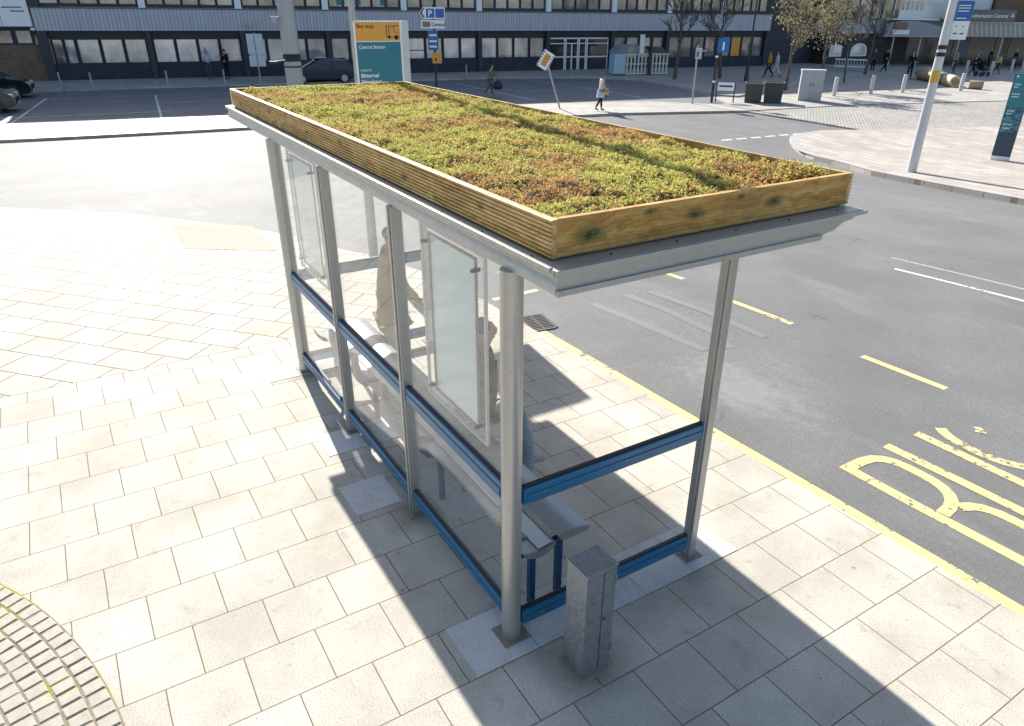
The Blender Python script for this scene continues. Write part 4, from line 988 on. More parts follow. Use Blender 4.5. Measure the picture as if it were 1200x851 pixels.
q_ = n*.108; text('lettering', 'P', .42, (rg_.x*-.3+q_.x, rg_.y*-.3+q_.y, 3.93), rg_, (0, 0, 1), M['signwhite'], ds, .002, 'LEFT', .01)
plate(ds, n, rg_, -.70, .60, 3.33, 3.74, .07, .1, 'centre_board', M['signwhite']); plate(ds, n, rg_, -.62, -.2, 3.40, 3.67, .101, .106, 'brown_panel', P('sign_brown', (.25, .17, .07), .5))
text('lettering', 'Central', .24, (rg_.x*-.14+q_.x, rg_.y*-.14+q_.y, 3.45), rg_, (0, 0, 1), M['letter'], ds, .002, 'LEFT', .004)
plate(ds, n, rg_, -.36, .20, 2.25, 3.22, .07, .1, 'blue_board', M['signblue'])
for z in (2.95, 2.65, 2.38): plate(ds, n, rg_, -.28, .12, z, z+.1, .101, .106, 'text_line', M['signwhite'])
plate(ds, n, rg_, -.16, .36, 1.58, 2.12, .07, .1, 'yellow_board', M['signorange'])
plate(ds, n, rg_, -.02, .07, 1.7, 1.85, .101, .106, 'black_mark', M['letter'])
# leaning temporary sign
n, rg_ = face(27.83, -19.49)
ls = thing('leaning_sign', 'small yellow and white sign on a grey pole leaning left by the car park', 'leaning sign', gpt(27.83, -19.49, .02))
topp = -rg_*.70+V((0, 0, 2.15)); ax_ = topp.normalized(); sd_ = (rg_-ax_*rg_.dot(ax_)).normalized()
m_ = MB(); m_.cyl((0, 0, 0), topp, .045, n=10); m_.build('pole', M['polegrey'], ls)
Bm = Matrix(((sd_.x, n.x, ax_.x, topp.x), (sd_.y, n.y, ax_.y, topp.y), (sd_.z, n.z, ax_.z, topp.z), (0, 0, 0, 1)))
Bm = Bm @ Matrix.Rotation(math.radians(-42), 4, 'Y') @ Matrix.Translation((0, 0, .05))
m_ = MB(); m_.box(-.40, .40, .05, .08, -.28, .28, Bm); pl = m_.build('board', M['signwhite'], ls)
m_ = MB()
for i in range(12):
    for z in (-.27, .21):
        if i % 2 == 0: m_.box(-.39+.065*i, -.39+.065*i+.06, .0802, .084, z, z+.06, Bm)
m_.build('black_edging', M['letter'], pl)
m_ = MB(); m_.box(-.28, .28, .0802, .085, -.14, .14, Bm); m_.build('yellow_panel', P('dull_yellow', (.5, .27, .04), .5), pl)
# two-panel notice in front of the facade
nt = signpost('notice_sign', 'grey post with two pale notice panels in front of the navy wall', 'notice sign', 46.06, -9.66, 2.9, .045, M['polegrey'])
n, rg_ = face(46.06, -9.66)
for z0, z1 in ((1.75, 2.85), (1.05, 1.62)):
    plate(nt, n, rg_, -.46, -.04, z0, z1, .05, .07, 'panel', P('pale_notice', (.55, .60, .64), .4)); plate(nt, n, rg_, .02, .46, z0, z1, .05, .07, 'panel', P('pale_notice', (.55, .60, .64), .4))
# sign with box, right
gs = signpost('parking_sign', 'slim grey post with a small white box sign left of the blue information sign', 'sign post', 26.44, -26.95, 2.8, .045, M['polegrey'])
n, rg_ = face(26.44, -26.95); plate(gs, n, rg_, -.10, .22, 2.15, 2.65, -.12, .10, 'box', P('weathered_white', (.42, .44, .46), .5)); plate(gs, n, rg_, -.02, .06, 2.25, 2.5, .101, .105, 'mark', M['letter']); plate(gs, n, rg_, .22, .42, 2.5, 2.56, -.02, .02, 'arm', M['polegrey'])
# i sign
si = signpost('information_sign', 'blue square information sign with a white letter i on a black post', 'information sign', 26.25, -28.16, 3.0, .07, M['poleblack'])
n, rg_ = face(26.25, -28.16); plate(si, n, rg_, -.02, .56, 2.45, 3.12, .071, .1, 'board', M['signblue']); q_ = n*.101
text('lettering', 'i', .55, (rg_.x*.27+q_.x, rg_.y*.27+q_.y, 2.57), rg_, (0, 0, 1), M['signwhite'], si, .003, 'CENTER', .02)
for z in (2.2, 1.0): m_ = MB(); m_.cyl((0, 0, z), (0, 0, z+.09), .074, n=12); m_.build('white_ring', M['signwhite'], si)
# street name plate
sn_ = thing('street_name_plate', 'low white street name plate on two black posts beside the planters', 'street name plate', gpt(26.08, -28.95, .02))
sx_ = (V((26.03, -29.48, 0))-V((26.12, -28.43, 0))).normalized(); sxx = sx_; snn = V((sxx.y, -sxx.x, 0)); snn = snn if snn.dot(CP) < 0 or True else snn
n, rg_ = face(26.08, -28.95)
for a in (-.48, .44): m_ = MB(); m_.box(a-.03, a+.03, -.03, .03, 0, .98, Matrix(((rg_.x, n.x, 0, 0), (rg_.y, n.y, 0, 0), (0, 0, 1, 0), (0, 0, 0, 1)))); m_.build('leg', M['poleblack'], sn_)
plate(sn_, n, rg_, -.45, .41, .58, .98, .031, .05, 'plate', M['signwhite']); plate(sn_, n, rg_, -.36, .32, .76, .85, .051, .054, 'text_line', M['letter'])
# black column
bc = signpost('tall_black_column', 'thin black lamp column with a swollen foot behind the planters', 'lamp column', 34.06, -39.21, 7.5, .05, M['poleblack'], .11)
m_ = MB(); m_.lathe([(.16, 0), (.16, .35), (.12, .42), (.12, .9), (.08, 1.0)]); m_.build('foot', M['poleblack'], bc)
# planters
def planter(x, y, lab, w, h):
    n, rg_ = face(x, y); t_ = thing('planter', lab, 'planter', gpt(x, y, .02), math.atan2(rg_.y, rg_.x), 'dark square planters by the kerb')
    m_ = MB(); a, b = w/2, w/2*.94
    m_.add([(-b, -b, 0), (b, -b, 0), (b, b, 0), (-b, b, 0), (-a, -a, h), (a, -a, h), (a, a, h), (-a, a, h)], [(3, 2, 1, 0), (0, 1, 5, 4), (1, 2, 6, 5), (2, 3, 7, 6), (3, 0, 4, 7), (4, 5, 6, 7)])
    m_.build('box', P('charcoal_planter', (.05, .05, .052), .6), t_, .02)
    m_ = MB()
    for s_ in (-1, 1): m_.box(-a-.02, a+.02, s_*a-.04, s_*a+.04, h+.001, h+.05); m_.box(s_*a-.04, s_*a+.04, -a+.041, a-.041, h+.001, h+.05)
    m_.build('rim', P('planter_rim', (.10, .10, .105), .5), t_)
    m_ = MB(); m_.box(-a+.05, a-.05, -a+.05, a-.05, h-.02, h+.015); m_.build('soil', M['soil'], t_)
planter(25.45, -30.4, 'dark square planter on the left of the pair, next to the street name plate', .9, .92)
planter(24.85, -31.25, 'dark square planter on the right of the pair, nearer the grey cabinet', .95, .98)
# cabinet
n, rg_ = face(24.8, -33.8); cb = thing('utility_cabinet', 'tall pale grey utility cabinet beside the dark planters', 'utility cabinet', gpt(24.6, -33.9, .02), math.atan2(rg_.y, rg_.x)+.12)
m_ = MB(); m_.box(-.60, .60, -.25, .25, 0, 1.50); m_.build('body', P('cabinet_grey', (.40, .41, .42), .6, grime=.4), cb, .015)
m_ = MB(); m_.box(-.63, .63, -.28, .28, 1.501, 1.58); m_.build('lid', P('cabinet_lid', (.52, .53, .54), .5), cb, .015)
for s_ in (-1, 1): m_ = MB(); m_.box(min(s_*.02, s_*.56), max(s_*.02, s_*.56), -.262, -.251, .08, 1.44); d_ = m_.build('door', P('cabinet_grey', (.40, .41, .42), .6, grime=.4), cb); m_ = MB(); m_.box(s_*.08-.015, s_*.08+.015, -.275, -.263, .75, .9); m_.build('handle', M['black'], d_)
# bollards
bl0 = None
def bollard(x, y, lab, h=1.02, r=.115, grp='pale bollards along the forecourt', off=.02, mat='bollard_stone'):
    global bl0
    if bl0 is None:
        t_ = thing('bollard', lab, 'bollard', gpt(x, y, off), 0, grp); m_ = MB(); m_.lathe([(r, 0), (r, h-.12), (r*.92, h-.10), (r*.92, h-.07), (r, h-.05), (r*.95, h-.01), (r*.5, h)], n=16); m_.build('shaft', P('bollard_stone', (.52, .52, .50), .6, grime=.3), t_); bl0 = t_
    else:
        t_ = copytree(bl0); t_.location = gpt(x, y, off); t_['label'] = lab
    return t_
bollard(25.48, -37.23, 'pale bollard standing nearest the grey utility cabinet')
bollard(25.41, -40.58, 'pale bollard second from the grey utility cabinet')
bollard(24.83, -42.88, 'pale bollard third from the grey utility cabinet')
bollard(23.78, -47.38, 'pale bollard in front of the light end of the tan stone seat')
bollard(31.65, -61.92, 'pale bollard left of the person with the pushchair by the station')
bollard(30.25, -63.0, 'pale bollard in front of the yellow-topped person by the station')
bollard(31.01, -67.61, 'pale bollard left of the last one before the right frame edge by the station')
bollard(30.58, -68.55, 'pale bollard at the right frame edge by the station, rightmost of all')
sp0 = None
for i, (x, y, lab) in enumerate(((47.6, .9, 'thin grey marker post nearest the brick wing'), (46.9, -.6, 'thin grey marker post second from the brick wing'), (46.7, -4.5, 'thin grey marker post left of the two men'), (46.2, -7.6, 'thin grey marker post below the two men'), (45.5, -12.2, 'thin grey marker post left of the dark hatchback'), (43.9, -22.8, 'thin grey marker post between the direction sign and the entrance'))):
    if sp0 is None:
        t_ = thing('marker_post', lab, 'post', gpt(x, y, .1), 0, 'thin posts along the building footway'); m_ = MB(); m_.cyl((0, 0, 0), (0, 0, .85), .055, .05, n=10); m_.build('shaft', M['polegrey'], t_); sp0 = t_
    else:
        t_ = copytree(sp0); t_.location = gpt(x, y, .1); t_['label'] = lab
# cycle corral beside the entrance
co_ = thing('cycle_store', 'covered cycle store with a domed roof, pale blue box and white slatted fence', 'cycle store', (41.35, -33.4, -.59), math.atan2(-4.3, -.80))
m_ = MB(); m_.box(0, .92, -.1, .75, .12, 1.45); m_.build('blue_box', P('pale_blue_box', (.36, .50, .62), .5), co_, .02)
m_ = MB()
for i in range(12): 
    x = 1.05+.30*i; m_.box(x, x+.13, 0, .03, .15, 1.36)
m_.box(.98, 4.55, -.02, .05, 1.362, 1.44); m_.box(.98, 4.55, -.02, .05, .06, .148); m_.box(.98, 4.55, .031, .05, .72, .80)
m_.build('slatted_fence', P('cream_slats', (.60, .58, .52), .6), co_)
Xm = Matrix(((1, 0, 0, 0), (0, 0, 1, 0), (0, 1, 0, 0), (0, 0, 0, 1)))
m_ = MB(); m_.prism([(.25, 1.47), (2.95, 1.47), (2.5, 1.92), (2.2, 2.0), (1.1, 2.0), (.75, 1.9)], .1, 1.5, Xm); rf = m_.build('domed_roof', P('dome_grey_blue', (.20, .24, .29), .4), co_)
for x in (1.05, 1.85): m_ = MB(); m_.box(x, x+.55, .06, .098, 1.55, 1.92); m_.build('roof_window', M['windark'], rf)
m_ = MB(); m_.prism([(2.98, 1.47), (4.4, 1.47), (4.0, 1.85), (3.05, 1.9)], .1, 1.5, Xm); m_.build('side_roof', P('dark_roof_blue', (.05, .065, .085), .4), co_)
m_ = MB(); m_.box(2.0, 2.35, -.10, -.02, 1.46, 2.7); m_.build('white_box', M['offwhite'], co_)
m_ = MB(); m_.box(2.75, 2.95, -.28, -.12, -.1, 2.6); m_.build('dark_post', M['poleblack'], co_)
# slatted bench in front of the curtained block
n, rg_ = face(36.9, -54.3); bn = thing('plaza_bench', 'white slatted bench with a backrest in front of the curtained block', 'bench', gpt(36.9, -54.3, .02), math.atan2(rg_.y, rg_.x))
for i in range(11):
    x = -1.15+.23*i; m_ = MB(); m_.box(x-.05, x+.05, .18, .22, .46, .9); m_.build('back_slat', P('bench_bluegrey', (.30, .34, .38), .5), bn)
m_ = MB(); m_.box(-1.25, 1.25, .14, .26, .901, .98); m_.build('top_rail', M['offwhite'], bn); m_ = MB(); m_.box(-1.25, 1.25, -.3, .2, .40, .455); m_.build('seat', M['offwhite'], bn)
for s_ in (-1.1, 0, 1.1): m_ = MB(); m_.box(s_-.05, s_+.05, -.25, .2, 0, .399); m_.build('leg', P('bench_bluegrey', (.30, .34, .38), .5), bn)
# carved seat in the forecourt
cs = thing('carved_log', 'long rounded tan stone seat tapering to a pale square end in the forecourt', 'sculpted seat', gpt(28.2, -51.9, .02), math.atan2(-49.03+54.43, 24.78-30.73))
m_ = MB(); L_ = 8.0; n1 = 24; vs = []; n2 = 16
for i in range(n1+1):
    t_ = i/n1; x = -4.2+t_*6.5; rr = .98*(math.sin(PI*min(1, (t_*.5/.42 if t_ < .42 else .5)))**.55) if t_ < .42 else .98-.42*((t_-.42)/.58)
    rr = max(rr, .02)
    for j in range(n2):
        a = 2*PI*j/n2; z = .42+.5*rr*math.sin(a); vs.append((x, rr*.75*math.cos(a), max(0, z)))
m_.add(vs, [(i*n2+j, i*n2+(j+1) % n2, (i+1)*n2+(j+1) % n2, (i+1)*n2+j) for i in range(n1) for j in range(n2)], True)
m_.add(vs, [tuple(range(n1*n2, n1*n2+n2))]); m_.build('body', M['tan'], cs)
m_ = MB(); m_.cyl((2.32, 0, .36), (4.0, 0, .36), .37, .36, n=20); m_.build('pale_end', P('pale_tan', (.55, .45, .29), .7), cs, .03)
m_ = MB(); m_.cyl((3.99, 0, .36), (4.04, 0, .36), .22, n=16); m_.build('end_ring', P('ring_tan', (.30, .2, .1), .7), cs)
lg = thing('stone_stool', 'short tan stone drum lying beyond the pale end of the stone seat', 'stool', gpt(24.0, -49.5, .02), .4)
m_ = MB(); m_.cyl((-.38, 0, .25), (.38, 0, .25), .26, n=20); m_.build('drum', M['tan'], lg, .03); m_ = MB(); m_.cyl((-.395, 0, .25), (-.381, 0, .25), .18, n=16); m_.build('face', P('ring_tan', (.30, .2, .1), .7), lg)

# ------------------------------------------------------------------ trees
def leafquads(pts, size, rg, tint0=.5):
    vs = []; tn = []
    for p in pts:
        a = rg.normal(size=3); a /= np.linalg.norm(a); b = np.cross(a, rg.normal(size=3)); b /= np.linalg.norm(b); s_ = size*rg.uniform(.6, 1.35)
        vs += [p-a*s_*.5, p+b*s_*.28, p+a*s_*.5, p-b*s_*.28]; tn.append(min(1, max(0, rg.normal(tint0, .25))))
    return np.array(vs), tn
def leafmesh(name, vs, tn, mat, parent):
    me = bpy.data.meshes.new(name); nq = len(tn)
    me.vertices.add(len(vs)); me.vertices.foreach_set('co', np.asarray(vs).ravel()); me.loops.add(nq*4); me.loops.foreach_set('vertex_index', np.arange(nq*4))
    me.polygons.add(nq); me.polygons.foreach_set('loop_start', np.arange(nq)*4); me.polygons.foreach_set('loop_total', np.full(nq, 4)); me.update()
    at = me.attributes.new('tint', 'FLOAT', 'FACE'); at.data.foreach_set('value', np.array(tn, dtype=np.float32)); me.materials.append(mat)
    o = bpy.data.objects.new(name, me); COL.objects.link(o); o.parent = parent; return o
def grow(mb, p, dr, ln, r, depth, R, tips, spread=.5, upb=.25, nseg=3, minr=.009):
    pts = [p]; rs = [r]; q = p.copy(); dd = dr.copy()
    for i in range(nseg):
        dd = (dd+V((R.gauss(0, .09), R.gauss(0, .09), R.gauss(0, .06)+upb*.1))).normalized(); q = q+dd*ln/nseg; pts.append(q.copy()); rs.append(max(minr, r*(1-.45*(i+1)/nseg)))
    mb.tube(pts, rs, 6 if r > .03 else 4)
    if depth == 0: tips.append(q.copy()); return
    if depth <= 2: tips.append(pts[-2].copy())
    for k_ in range(3 if depth > 1 else 4):
        i = R.choice((1, 2, nseg)) if k_ else nseg
        ax = V((R.gauss(0, 1), R.gauss(0, 1), R.gauss(0, .4))).normalized()
        nd = (dd+ax*spread+V((0, 0, upb))).normalized(); grow(mb, pts[i], nd, ln*R.uniform(.62, .82), max(minr, rs[i]*.66), depth-1, R, tips, spread, upb, nseg, minr)
def tree(x, y, label, h, seed, leafy, trunk_h=1.9, r=.085, spread=.55, group=None, off=.1):
    R = random.Random(seed); t_ = thing('leafy_tree' if leafy else 'bare_tree', label, 'tree', gpt(x, y, off), 0, group)
    mb = MB(); tips = []; lean = V((R.gauss(0, .04), R.gauss(0, .04), 1)).normalized()
    pts = [V((0, 0, 0)), lean*trunk_h*.5, lean*trunk_h]; mb.tube(pts, [r*1.25, r, r*.9], 10)
    top = pts[-1]; cb_ = MB()
    # leader plus side limbs
    q = top; rr = r*.85
    nl = 6
    for i in range(nl):
        nx = q+V((R.gauss(0, .05), R.gauss(0, .05), (h-trunk_h)/(nl+2.5)))
        mb.tube([q, nx], [rr, rr*.82], 8); rr *= .82
        for k_ in range(3):
            a = R.uniform(0, 2*PI); dr = V((math.cos(a)*.9, math.sin(a)*.9, R.uniform(.5, .9))).normalized()
            grow(cb_, nx.lerp(q, R.random()), dr, (h-trunk_h)*.24*R.uniform(.8, 1.15)*(1-.07*i), rr*.55, 3 if not leafy else 2, R, tips, spread)
        q = nx
    mb.build('trunk', M['bark'], t_); lb = cb_.build('limbs', M['bark'], t_)
    if leafy:
        rgx = np.random.default_rng(seed); P_ = []
        for tp in tips:
            for _ in range(7): P_.append(np.array(tp)+rgx.normal(0, .16, 3))
        vs, tn = leafquads(P_, .15, rgx); leafmesh('crown', vs, tn, M['leaf'], t_)
    return t_
tree(28.47, -36.54, 'small leafy tree with pale olive leaves right of the planters, the nearer of two', 5.9, 11, True, 1.75, .10)
tree(29.11, -40.66, 'small leafy tree with pale leaves behind the grey cabinet, right of the other leafy tree', 5.8, 23, True, 1.9, .09)
tree(37.20, -35.53, 'bare tree with fine branches right of the cycle store', 6.0, 5, False, 2.0, .11)
tree(36.32, -38.99, 'bare tree with fine branches behind the blue information sign', 6.2, 8, False, 2.0, .12)
tree(30.40, -44.77, 'thin bare tree behind the bollard nearest the cabinet', 5.2, 14, False, 2.1, .06)
tree(34.17, -52.41, 'bare tree in front of the curtained block, right of the slatted bench', 5.8, 17, False, 1.9, .10)

# ------------------------------------------------------------------ cars
def car(label, loc, rz, paint, L_=4.2):
    t_ = thing('parked_car', label, 'car', loc, rz, 'parked cars in the shaded car park')
    W2 = .88
    low = [(-2.05, .34), (-2.08, .55), (-2.02, .78), (-1.95, .92), (1.05, .95), (1.75, .84), (2.02, .70), (2.10, .52), (2.06, .28), (1.72, .22), (-1.75, .22)]
    Ym = Matrix(((1, 0, 0, 0), (0, 0, 1, 0), (0, 1, 0, 0), (0, 0, 0, 1)))
    m_ = MB(); n = len(low); vs = []
    for y, k_ in ((-W2, .93), (-W2*.93, 1.0), (W2*.93, 1.0), (W2, .93)): 
        for x, z in low: vs.append((x*(.985 if k_ < 1 else 1), y, .5+(z-.5)*k_))
    m_.add(vs, [(j*n+i, j*n+(i+1) % n, (j+1)*n+(i+1) % n, (j+1)*n+i) for j in range(3) for i in range(n)]+[tuple(range(n)), tuple(range(3*n, 4*n))])
    b_ = m_.build('body', paint, t_, .04)
    m_ = MB(); pr = [(-1.92, .90), (-1.62, 1.36), (-1.1, 1.45), (-.1, 1.44), (.32, 1.34), (1.12, .92)]; n = len(pr); vs = []
    for y, s_ in ((-.82, 0), (-.62, 1), (.62, 1), (.82, 0)):
        for x, z in pr: vs.append((x, y if z < 1 else (y if not s_ else y), z) if (s_ or z < 1) else (x, math.copysign(.66, y), z-.02))
    m_.add(vs, [(j*n+i, j*n+(i+1) % n, (j+1)*n+(i+1) % n, (j+1)*n+i) for j in range(3) for i in range(n)]+[tuple(range(n)), tuple(range(3*n, 4*n))])
    m_.build('cabin', P('car_glass', (.02, .024, .03), .08, 0, .9), t_, .03)
    m_ = MB(); m_.box(-1.58, .28, -.60, .60, 1.40, 1.475); m_.build('roof', paint, t_, .035)
    for s_ in (-1, 1):
        m_ = MB()
        for a, b in (((.34, s_*.67, 1.36), (1.14, s_*.80, .93)), ((-.62, s_*.68, 1.40), (-.68, s_*.83, .93)), ((-1.60, s_*.66, 1.36), (-1.95, s_*.8, .92))): m_.tube([a, b], .04, 6)
        m_.build('pillars', paint, t_)
        for xw in (-1.32, 1.30):
            w_ = MB(); w_.cyl((xw, s_*.70, .31), (xw, s_*.90, .31), .31, n=24); wo = w_.build('wheel', M['black'], t_)
            w_ = MB(); w_.cyl((xw, s_*.895, .31), (xw, s_*.91, .31), .20, n=20); w_.build('rim', P('alloy', (.4, .41, .42), .35, .7), wo)
        m_ = MB(); m_.box(1.80, 2.075, s_*.62-.16, s_*.62+.16, .62, .76); m_.build('headlight', P('headlight', (.55, .58, .6), .1, 0, .9), t_, .03)
        m_ = MB(); m_.box(-2.09, -1.98, s_*.68-.1, s_*.68+.1, .68, .9); m_.build('tail_light', P('tail_red', (.35, .01, .01), .2), t_, .02)
        m_ = MB(); m_.box(.72, .88, s_*.86-.02, s_*.86+.17*s_*.0+.02, .0, .01) if False else m_.tube([(.80, s_*.84, .98), (.84, s_*1.0, 1.0)], .06, 6); m_.build('mirror', paint, t_)
        m_ = MB(); m_.box(-.66, -.645, s_*.872-.012, s_*.872+.012, .32, .9); m_.box(.55, .565, s_*.872-.012, s_*.872+.012, .32, .9); m_.build('door_gap', M['black'], t_)
    m_ = MB(); m_.box(2.06, 2.112, -.42, .42, .42, .60); m_.build('grille', M['black'], t_)
    m_ = MB(); m_.box(2.113, 2.125, -.26, .26, .30, .41); m_.build('number_plate', P('plate_white', (.6, .6, .55), .4), t_)
    return t_
PT1 = P('black_car_paint', (.012, .013, .016), .16, 0, .7, .05); PT2 = P('dark_blue_car_paint', (.012, .022, .045), .16, 0, .7, .05); PT3 = P('charcoal_car_paint', (.03, .032, .036), .18, .2, .7, .05)
a_ = math.atan2(-.99, -.13)
car('black car at the left edge, the one nearer the brick wing', (44.9, 4.3, -.676), a_, PT1)
car('charcoal car at the left edge, the lower one nearer the sunlit strip', (38.7, 4.95, -.676), a_, PT3)
car('dark blue hatchback between the mast and the orange bus stop sign', (45.9, -13.4, -.676), a_+PI, PT2)

# ------------------------------------------------------------------ people
def skin_mesh(verts, edges, roots, sub=1):
    me = bpy.data.meshes.new('tmp'); bm = bmesh.new(); lay = bm.verts.layers.skin.verify(); bv = []
    for i, (p, r_) in enumerate(verts):
        v = bm.verts.new(p); bv.append(v); rr = r_ if isinstance(r_, tuple) else (r_, r_); v[lay].radius = rr; v[lay].use_root = i in roots
    for a, b in edges: bm.edges.new((bv[a], bv[b]))
    bm.to_mesh(me); bm.free(); o = bpy.data.objects.new('tmp', me); COL.objects.link(o)
    o.modifiers.new('s', 'SKIN'); m = o.modifiers.new('u', 'SUBSURF'); m.levels = sub; m.render_levels = sub
    dg = bpy.context.evaluated_depsgraph_get(); out = bpy.data.meshes.new_from_object(o.evaluated_get(dg)); bpy.data.objects.remove(o); bpy.data.meshes.remove(me)
    out.polygons.foreach_set('use_smooth', [True]*len(out.polygons)); return out
def addmesh(name, me, mat, parent):
    me.materials.clear(); me.materials.append(mat); o = bpy.data.objects.new(name, me); COL.objects.link(o); o.parent = parent; return o
def rotx(v, a): return V((v.x*math.cos(a)+v.z*math.sin(a), v.y, -v.x*math.sin(a)+v.z*math.cos(a)))   # swing in the x-z plane, forward positive for hanging limbs
CL = {}
def cloth(c):
    if c not in CL: CL[c] = plain('cloth_%d' % len(CL), c, .85, 0, .2, .22, 7, .25)
    return CL[c]
def person(label, loc, heading, h=1.72, top=(.1, .1, .1), legs_c=(.03, .03, .04), hair=(.03, .02, .015), shoe=(.02, .02, .02), legs=((0, 0), (0, 0)), arms=((0, .25), (0, .25)), lean=0., coat=0., skirt=None, longhair=False, group='people in the distance', sub=1, hips=None, headturn=0., splay=.0, mat_top=None, bulk=1., side=0.):
    t_ = thing('person', label, 'person', loc, heading, group); S = h/1.75
    up_ = V((math.sin(lean), math.sin(side), math.cos(lean))).normalized()
    leg_ = []
    for s_, (a, b) in zip((1, -1), legs):
        hp = V((0, s_*.09, -.02)); kn = hp+V((math.sin(a)*.43, s_*splay, -math.cos(a)*.43)); an = kn+V((math.sin(b)*.42, 0, -math.cos(b)*.42)); fa = b*.6 if b < 0 else 0
        toe = an+V((.15*math.cos(fa), s_*.02, -.045+.15*math.sin(fa))); leg_.append((hp, kn, an, toe))
    ph = hips/S if hips else .08-min(l[2].z for l in leg_)
    pel = V((0, 0, ph)); sp = pel+up_*.22; ch = pel+up_*.42; nk = pel+up_*.56; hb = nk+V((math.sin(lean*.5)*.07+.01, side*.03, .075)); hc = hb+V((.012, 0, .08)); ht = hc+V((.0, 0, .085))
    arm_ = []
    for s_, (a, b) in zip((1, -1), arms):
        shd = pel+up_*.50+V((0, s_*.185, 0)); el = shd+V((math.sin(a)*.29, s_*.05, -math.cos(a)*.29)); wr = el+V((math.sin(a+b)*.25, -s_*.02, -math.cos(a+b)*.25)); dn = (wr-el).normalized(); arm_.append((shd, el, wr, dn))
    vs = []; es = []
    def av(p, r_): vs.append((tuple(p*S), tuple(x*S for x in r_) if isinstance(r_, tuple) else r_*S)); return len(vs)-1
    # body: trunk, limbs, neck and head in one skin
    i0 = av(pel, (.135, .10)); i1 = av(sp, (.12, .09)); i2 = av(ch, (.14, .10)); i3 = av(nk-up_*.02, .05); i4 = av(hb, .052); i5 = av(hc, (.072, .085)); i6 = av(ht, (.06, .068))
    es += [(i0, i1), (i1, i2), (i2, i3), (i3, i4), (i4, i5), (i5, i6)]
    for hp, kn, an, toe in leg_:
        a = av(pel+hp, .082); b = av(pel+hp.lerp(kn, .5), .07); c = av(pel+kn, .052); d2 = av(pel+kn.lerp(an, .35), .05); e2 = av(pel+an, .034); f = av(pel+toe, (.034, .02)); es += [(i0, a), (a, b), (b, c), (c, d2), (d2, e2), (e2, f)]
    roots = {0}
    for shd, el, wr, dn in arm_:
        a = av(shd, .055); b = av(el, .038); c = av(wr, .026); pm = av(wr+dn*.06, (.036, .018)); es += [(i2, a), (a, b), (b, c), (c, pm)]
        sid = V((dn.z, 0, -dn.x)).normalized()
        for k_, (off, ln) in enumerate(((-.028, .06), (-.009, .075), (.010, .07), (.027, .055))):
            b0 = wr+dn*.065+sid*off; m1 = b0+dn*ln*.55; m2 = b0+dn*ln+V((0, 0, 0))+V((dn.z, 0, -dn.x))*0+V((.0, -.012 if shd.y > 0 else .012, 0))
            q0 = av(b0, .0095); q1 = av(m1, .009); q2 = av(m2, .007); roots.add(q0); es += [(q0, q1), (q1, q2)]
        b0 = wr+dn*.03-sid*.024; q0 = av(b0, .011); q1 = av(b0-sid*.03+dn*.03, .010); q2 = av(b0-sid*.036+dn*.055, .008); roots.add(q0); es += [(q0, q1), (q1, q2)]
    me = skin_mesh(vs, es, roots, sub)
    hcS = hc*S
    for v in me.vertices:      # face: nose, brow, chin and ears drawn out of the head surface
        dv = v.co-hcS
        if dv.length < .16*S and v.co.z > (nk.z+.03)*S:
            if dv.x > .05*S and abs(dv.y) < .022*S and abs(dv.z+.005*S) < .03*S: v.co.x += .02*S
            if dv.x > .03*S and abs(dv.y) < .04*S and -.085*S < dv.z < -.05*S: v.co.x += .008*S
            if abs(dv.y) > .062*S and abs(dv.x) < .025*S and abs(dv.z) < .03*S: v.co.y += math.copysign(.012*S, dv.y)
    addmesh('body', me, M['skin'], t_)
    hd = bpy.data.objects.new('x', None) if False else None
    # eyes and mouth
    m_ = MB()
    for s_ in (-1, 1): m_.lathe([(.001, -.008), (.008, -.004), (.008, .004), (.001, .008)], (hcS.x+.058*S, hcS.y+s_*.028*S, hcS.z+.012*S), 8)
    m_.box(hcS.x+.050*S, hcS.x+.064*S, hcS.y-.02*S, hcS.y+.02*S, hcS.z-.052*S, hcS.z-.046*S); m_.build('face_features', P('eye_dark', (.05, .02, .018), .4), t_)
    # clothes
    vs = []; es = []
    hem = pel+up_*(-.06)
    j0 = av(hem, (.152*bulk, .118*bulk)); j1 = av(sp, (.142*bulk, .112*bulk)); j2 = av(ch, (.160*bulk, .122*bulk)); j3 = av(nk-up_*.045, (.085, .075)); es += [(j0, j1), (j1, j2), (j2, j3)]
    for shd, el, wr, dn in arm_:
        a = av(shd, .073*bulk); b = av(el, .054*bulk); c = av(wr-dn*.01, .042); es += [(j2, a), (a, b), (b, c)]
    if coat:
        e0 = av(pel+V((0, 0, -coat*.5)), (.17*bulk, .13*bulk)); e1 = av(pel+V((0, 0, -coat)), (.165*bulk, .14*bulk)); es += [(j0, e0), (e0, e1)]
    addmesh('coat' if coat else 'jacket', skin_mesh(vs, es, {0}, sub), mat_top or cloth(top), t_)
    vs = []; es = []
    j0 = av(pel+V((0, 0, .03)), (.140, .108))
    for hp, kn, an, toe in leg_:
        a = av(pel+hp, .096); b = av(pel+hp.lerp(kn, .5), .084); c = av(pel+kn, .066); d2 = av(pel+kn.lerp(an, .5), .060); e2 = av(pel+an.lerp(kn, .07), .050); es += [(j0, a), (a, b), (b, c), (c, d2), (d2, e2)]
    addmesh('trousers', skin_mesh(vs, es, {0}, sub), cloth(legs_c), t_)
    if skirt:
        m_ = MB(); m_.lathe([(.15*S, (ph+.05)*S), (.19*S, (ph-.15)*S), (.21*S, (ph-.32)*S)], (0, 0, 0), 16); m_.build('skirt', cloth(skirt), t_)
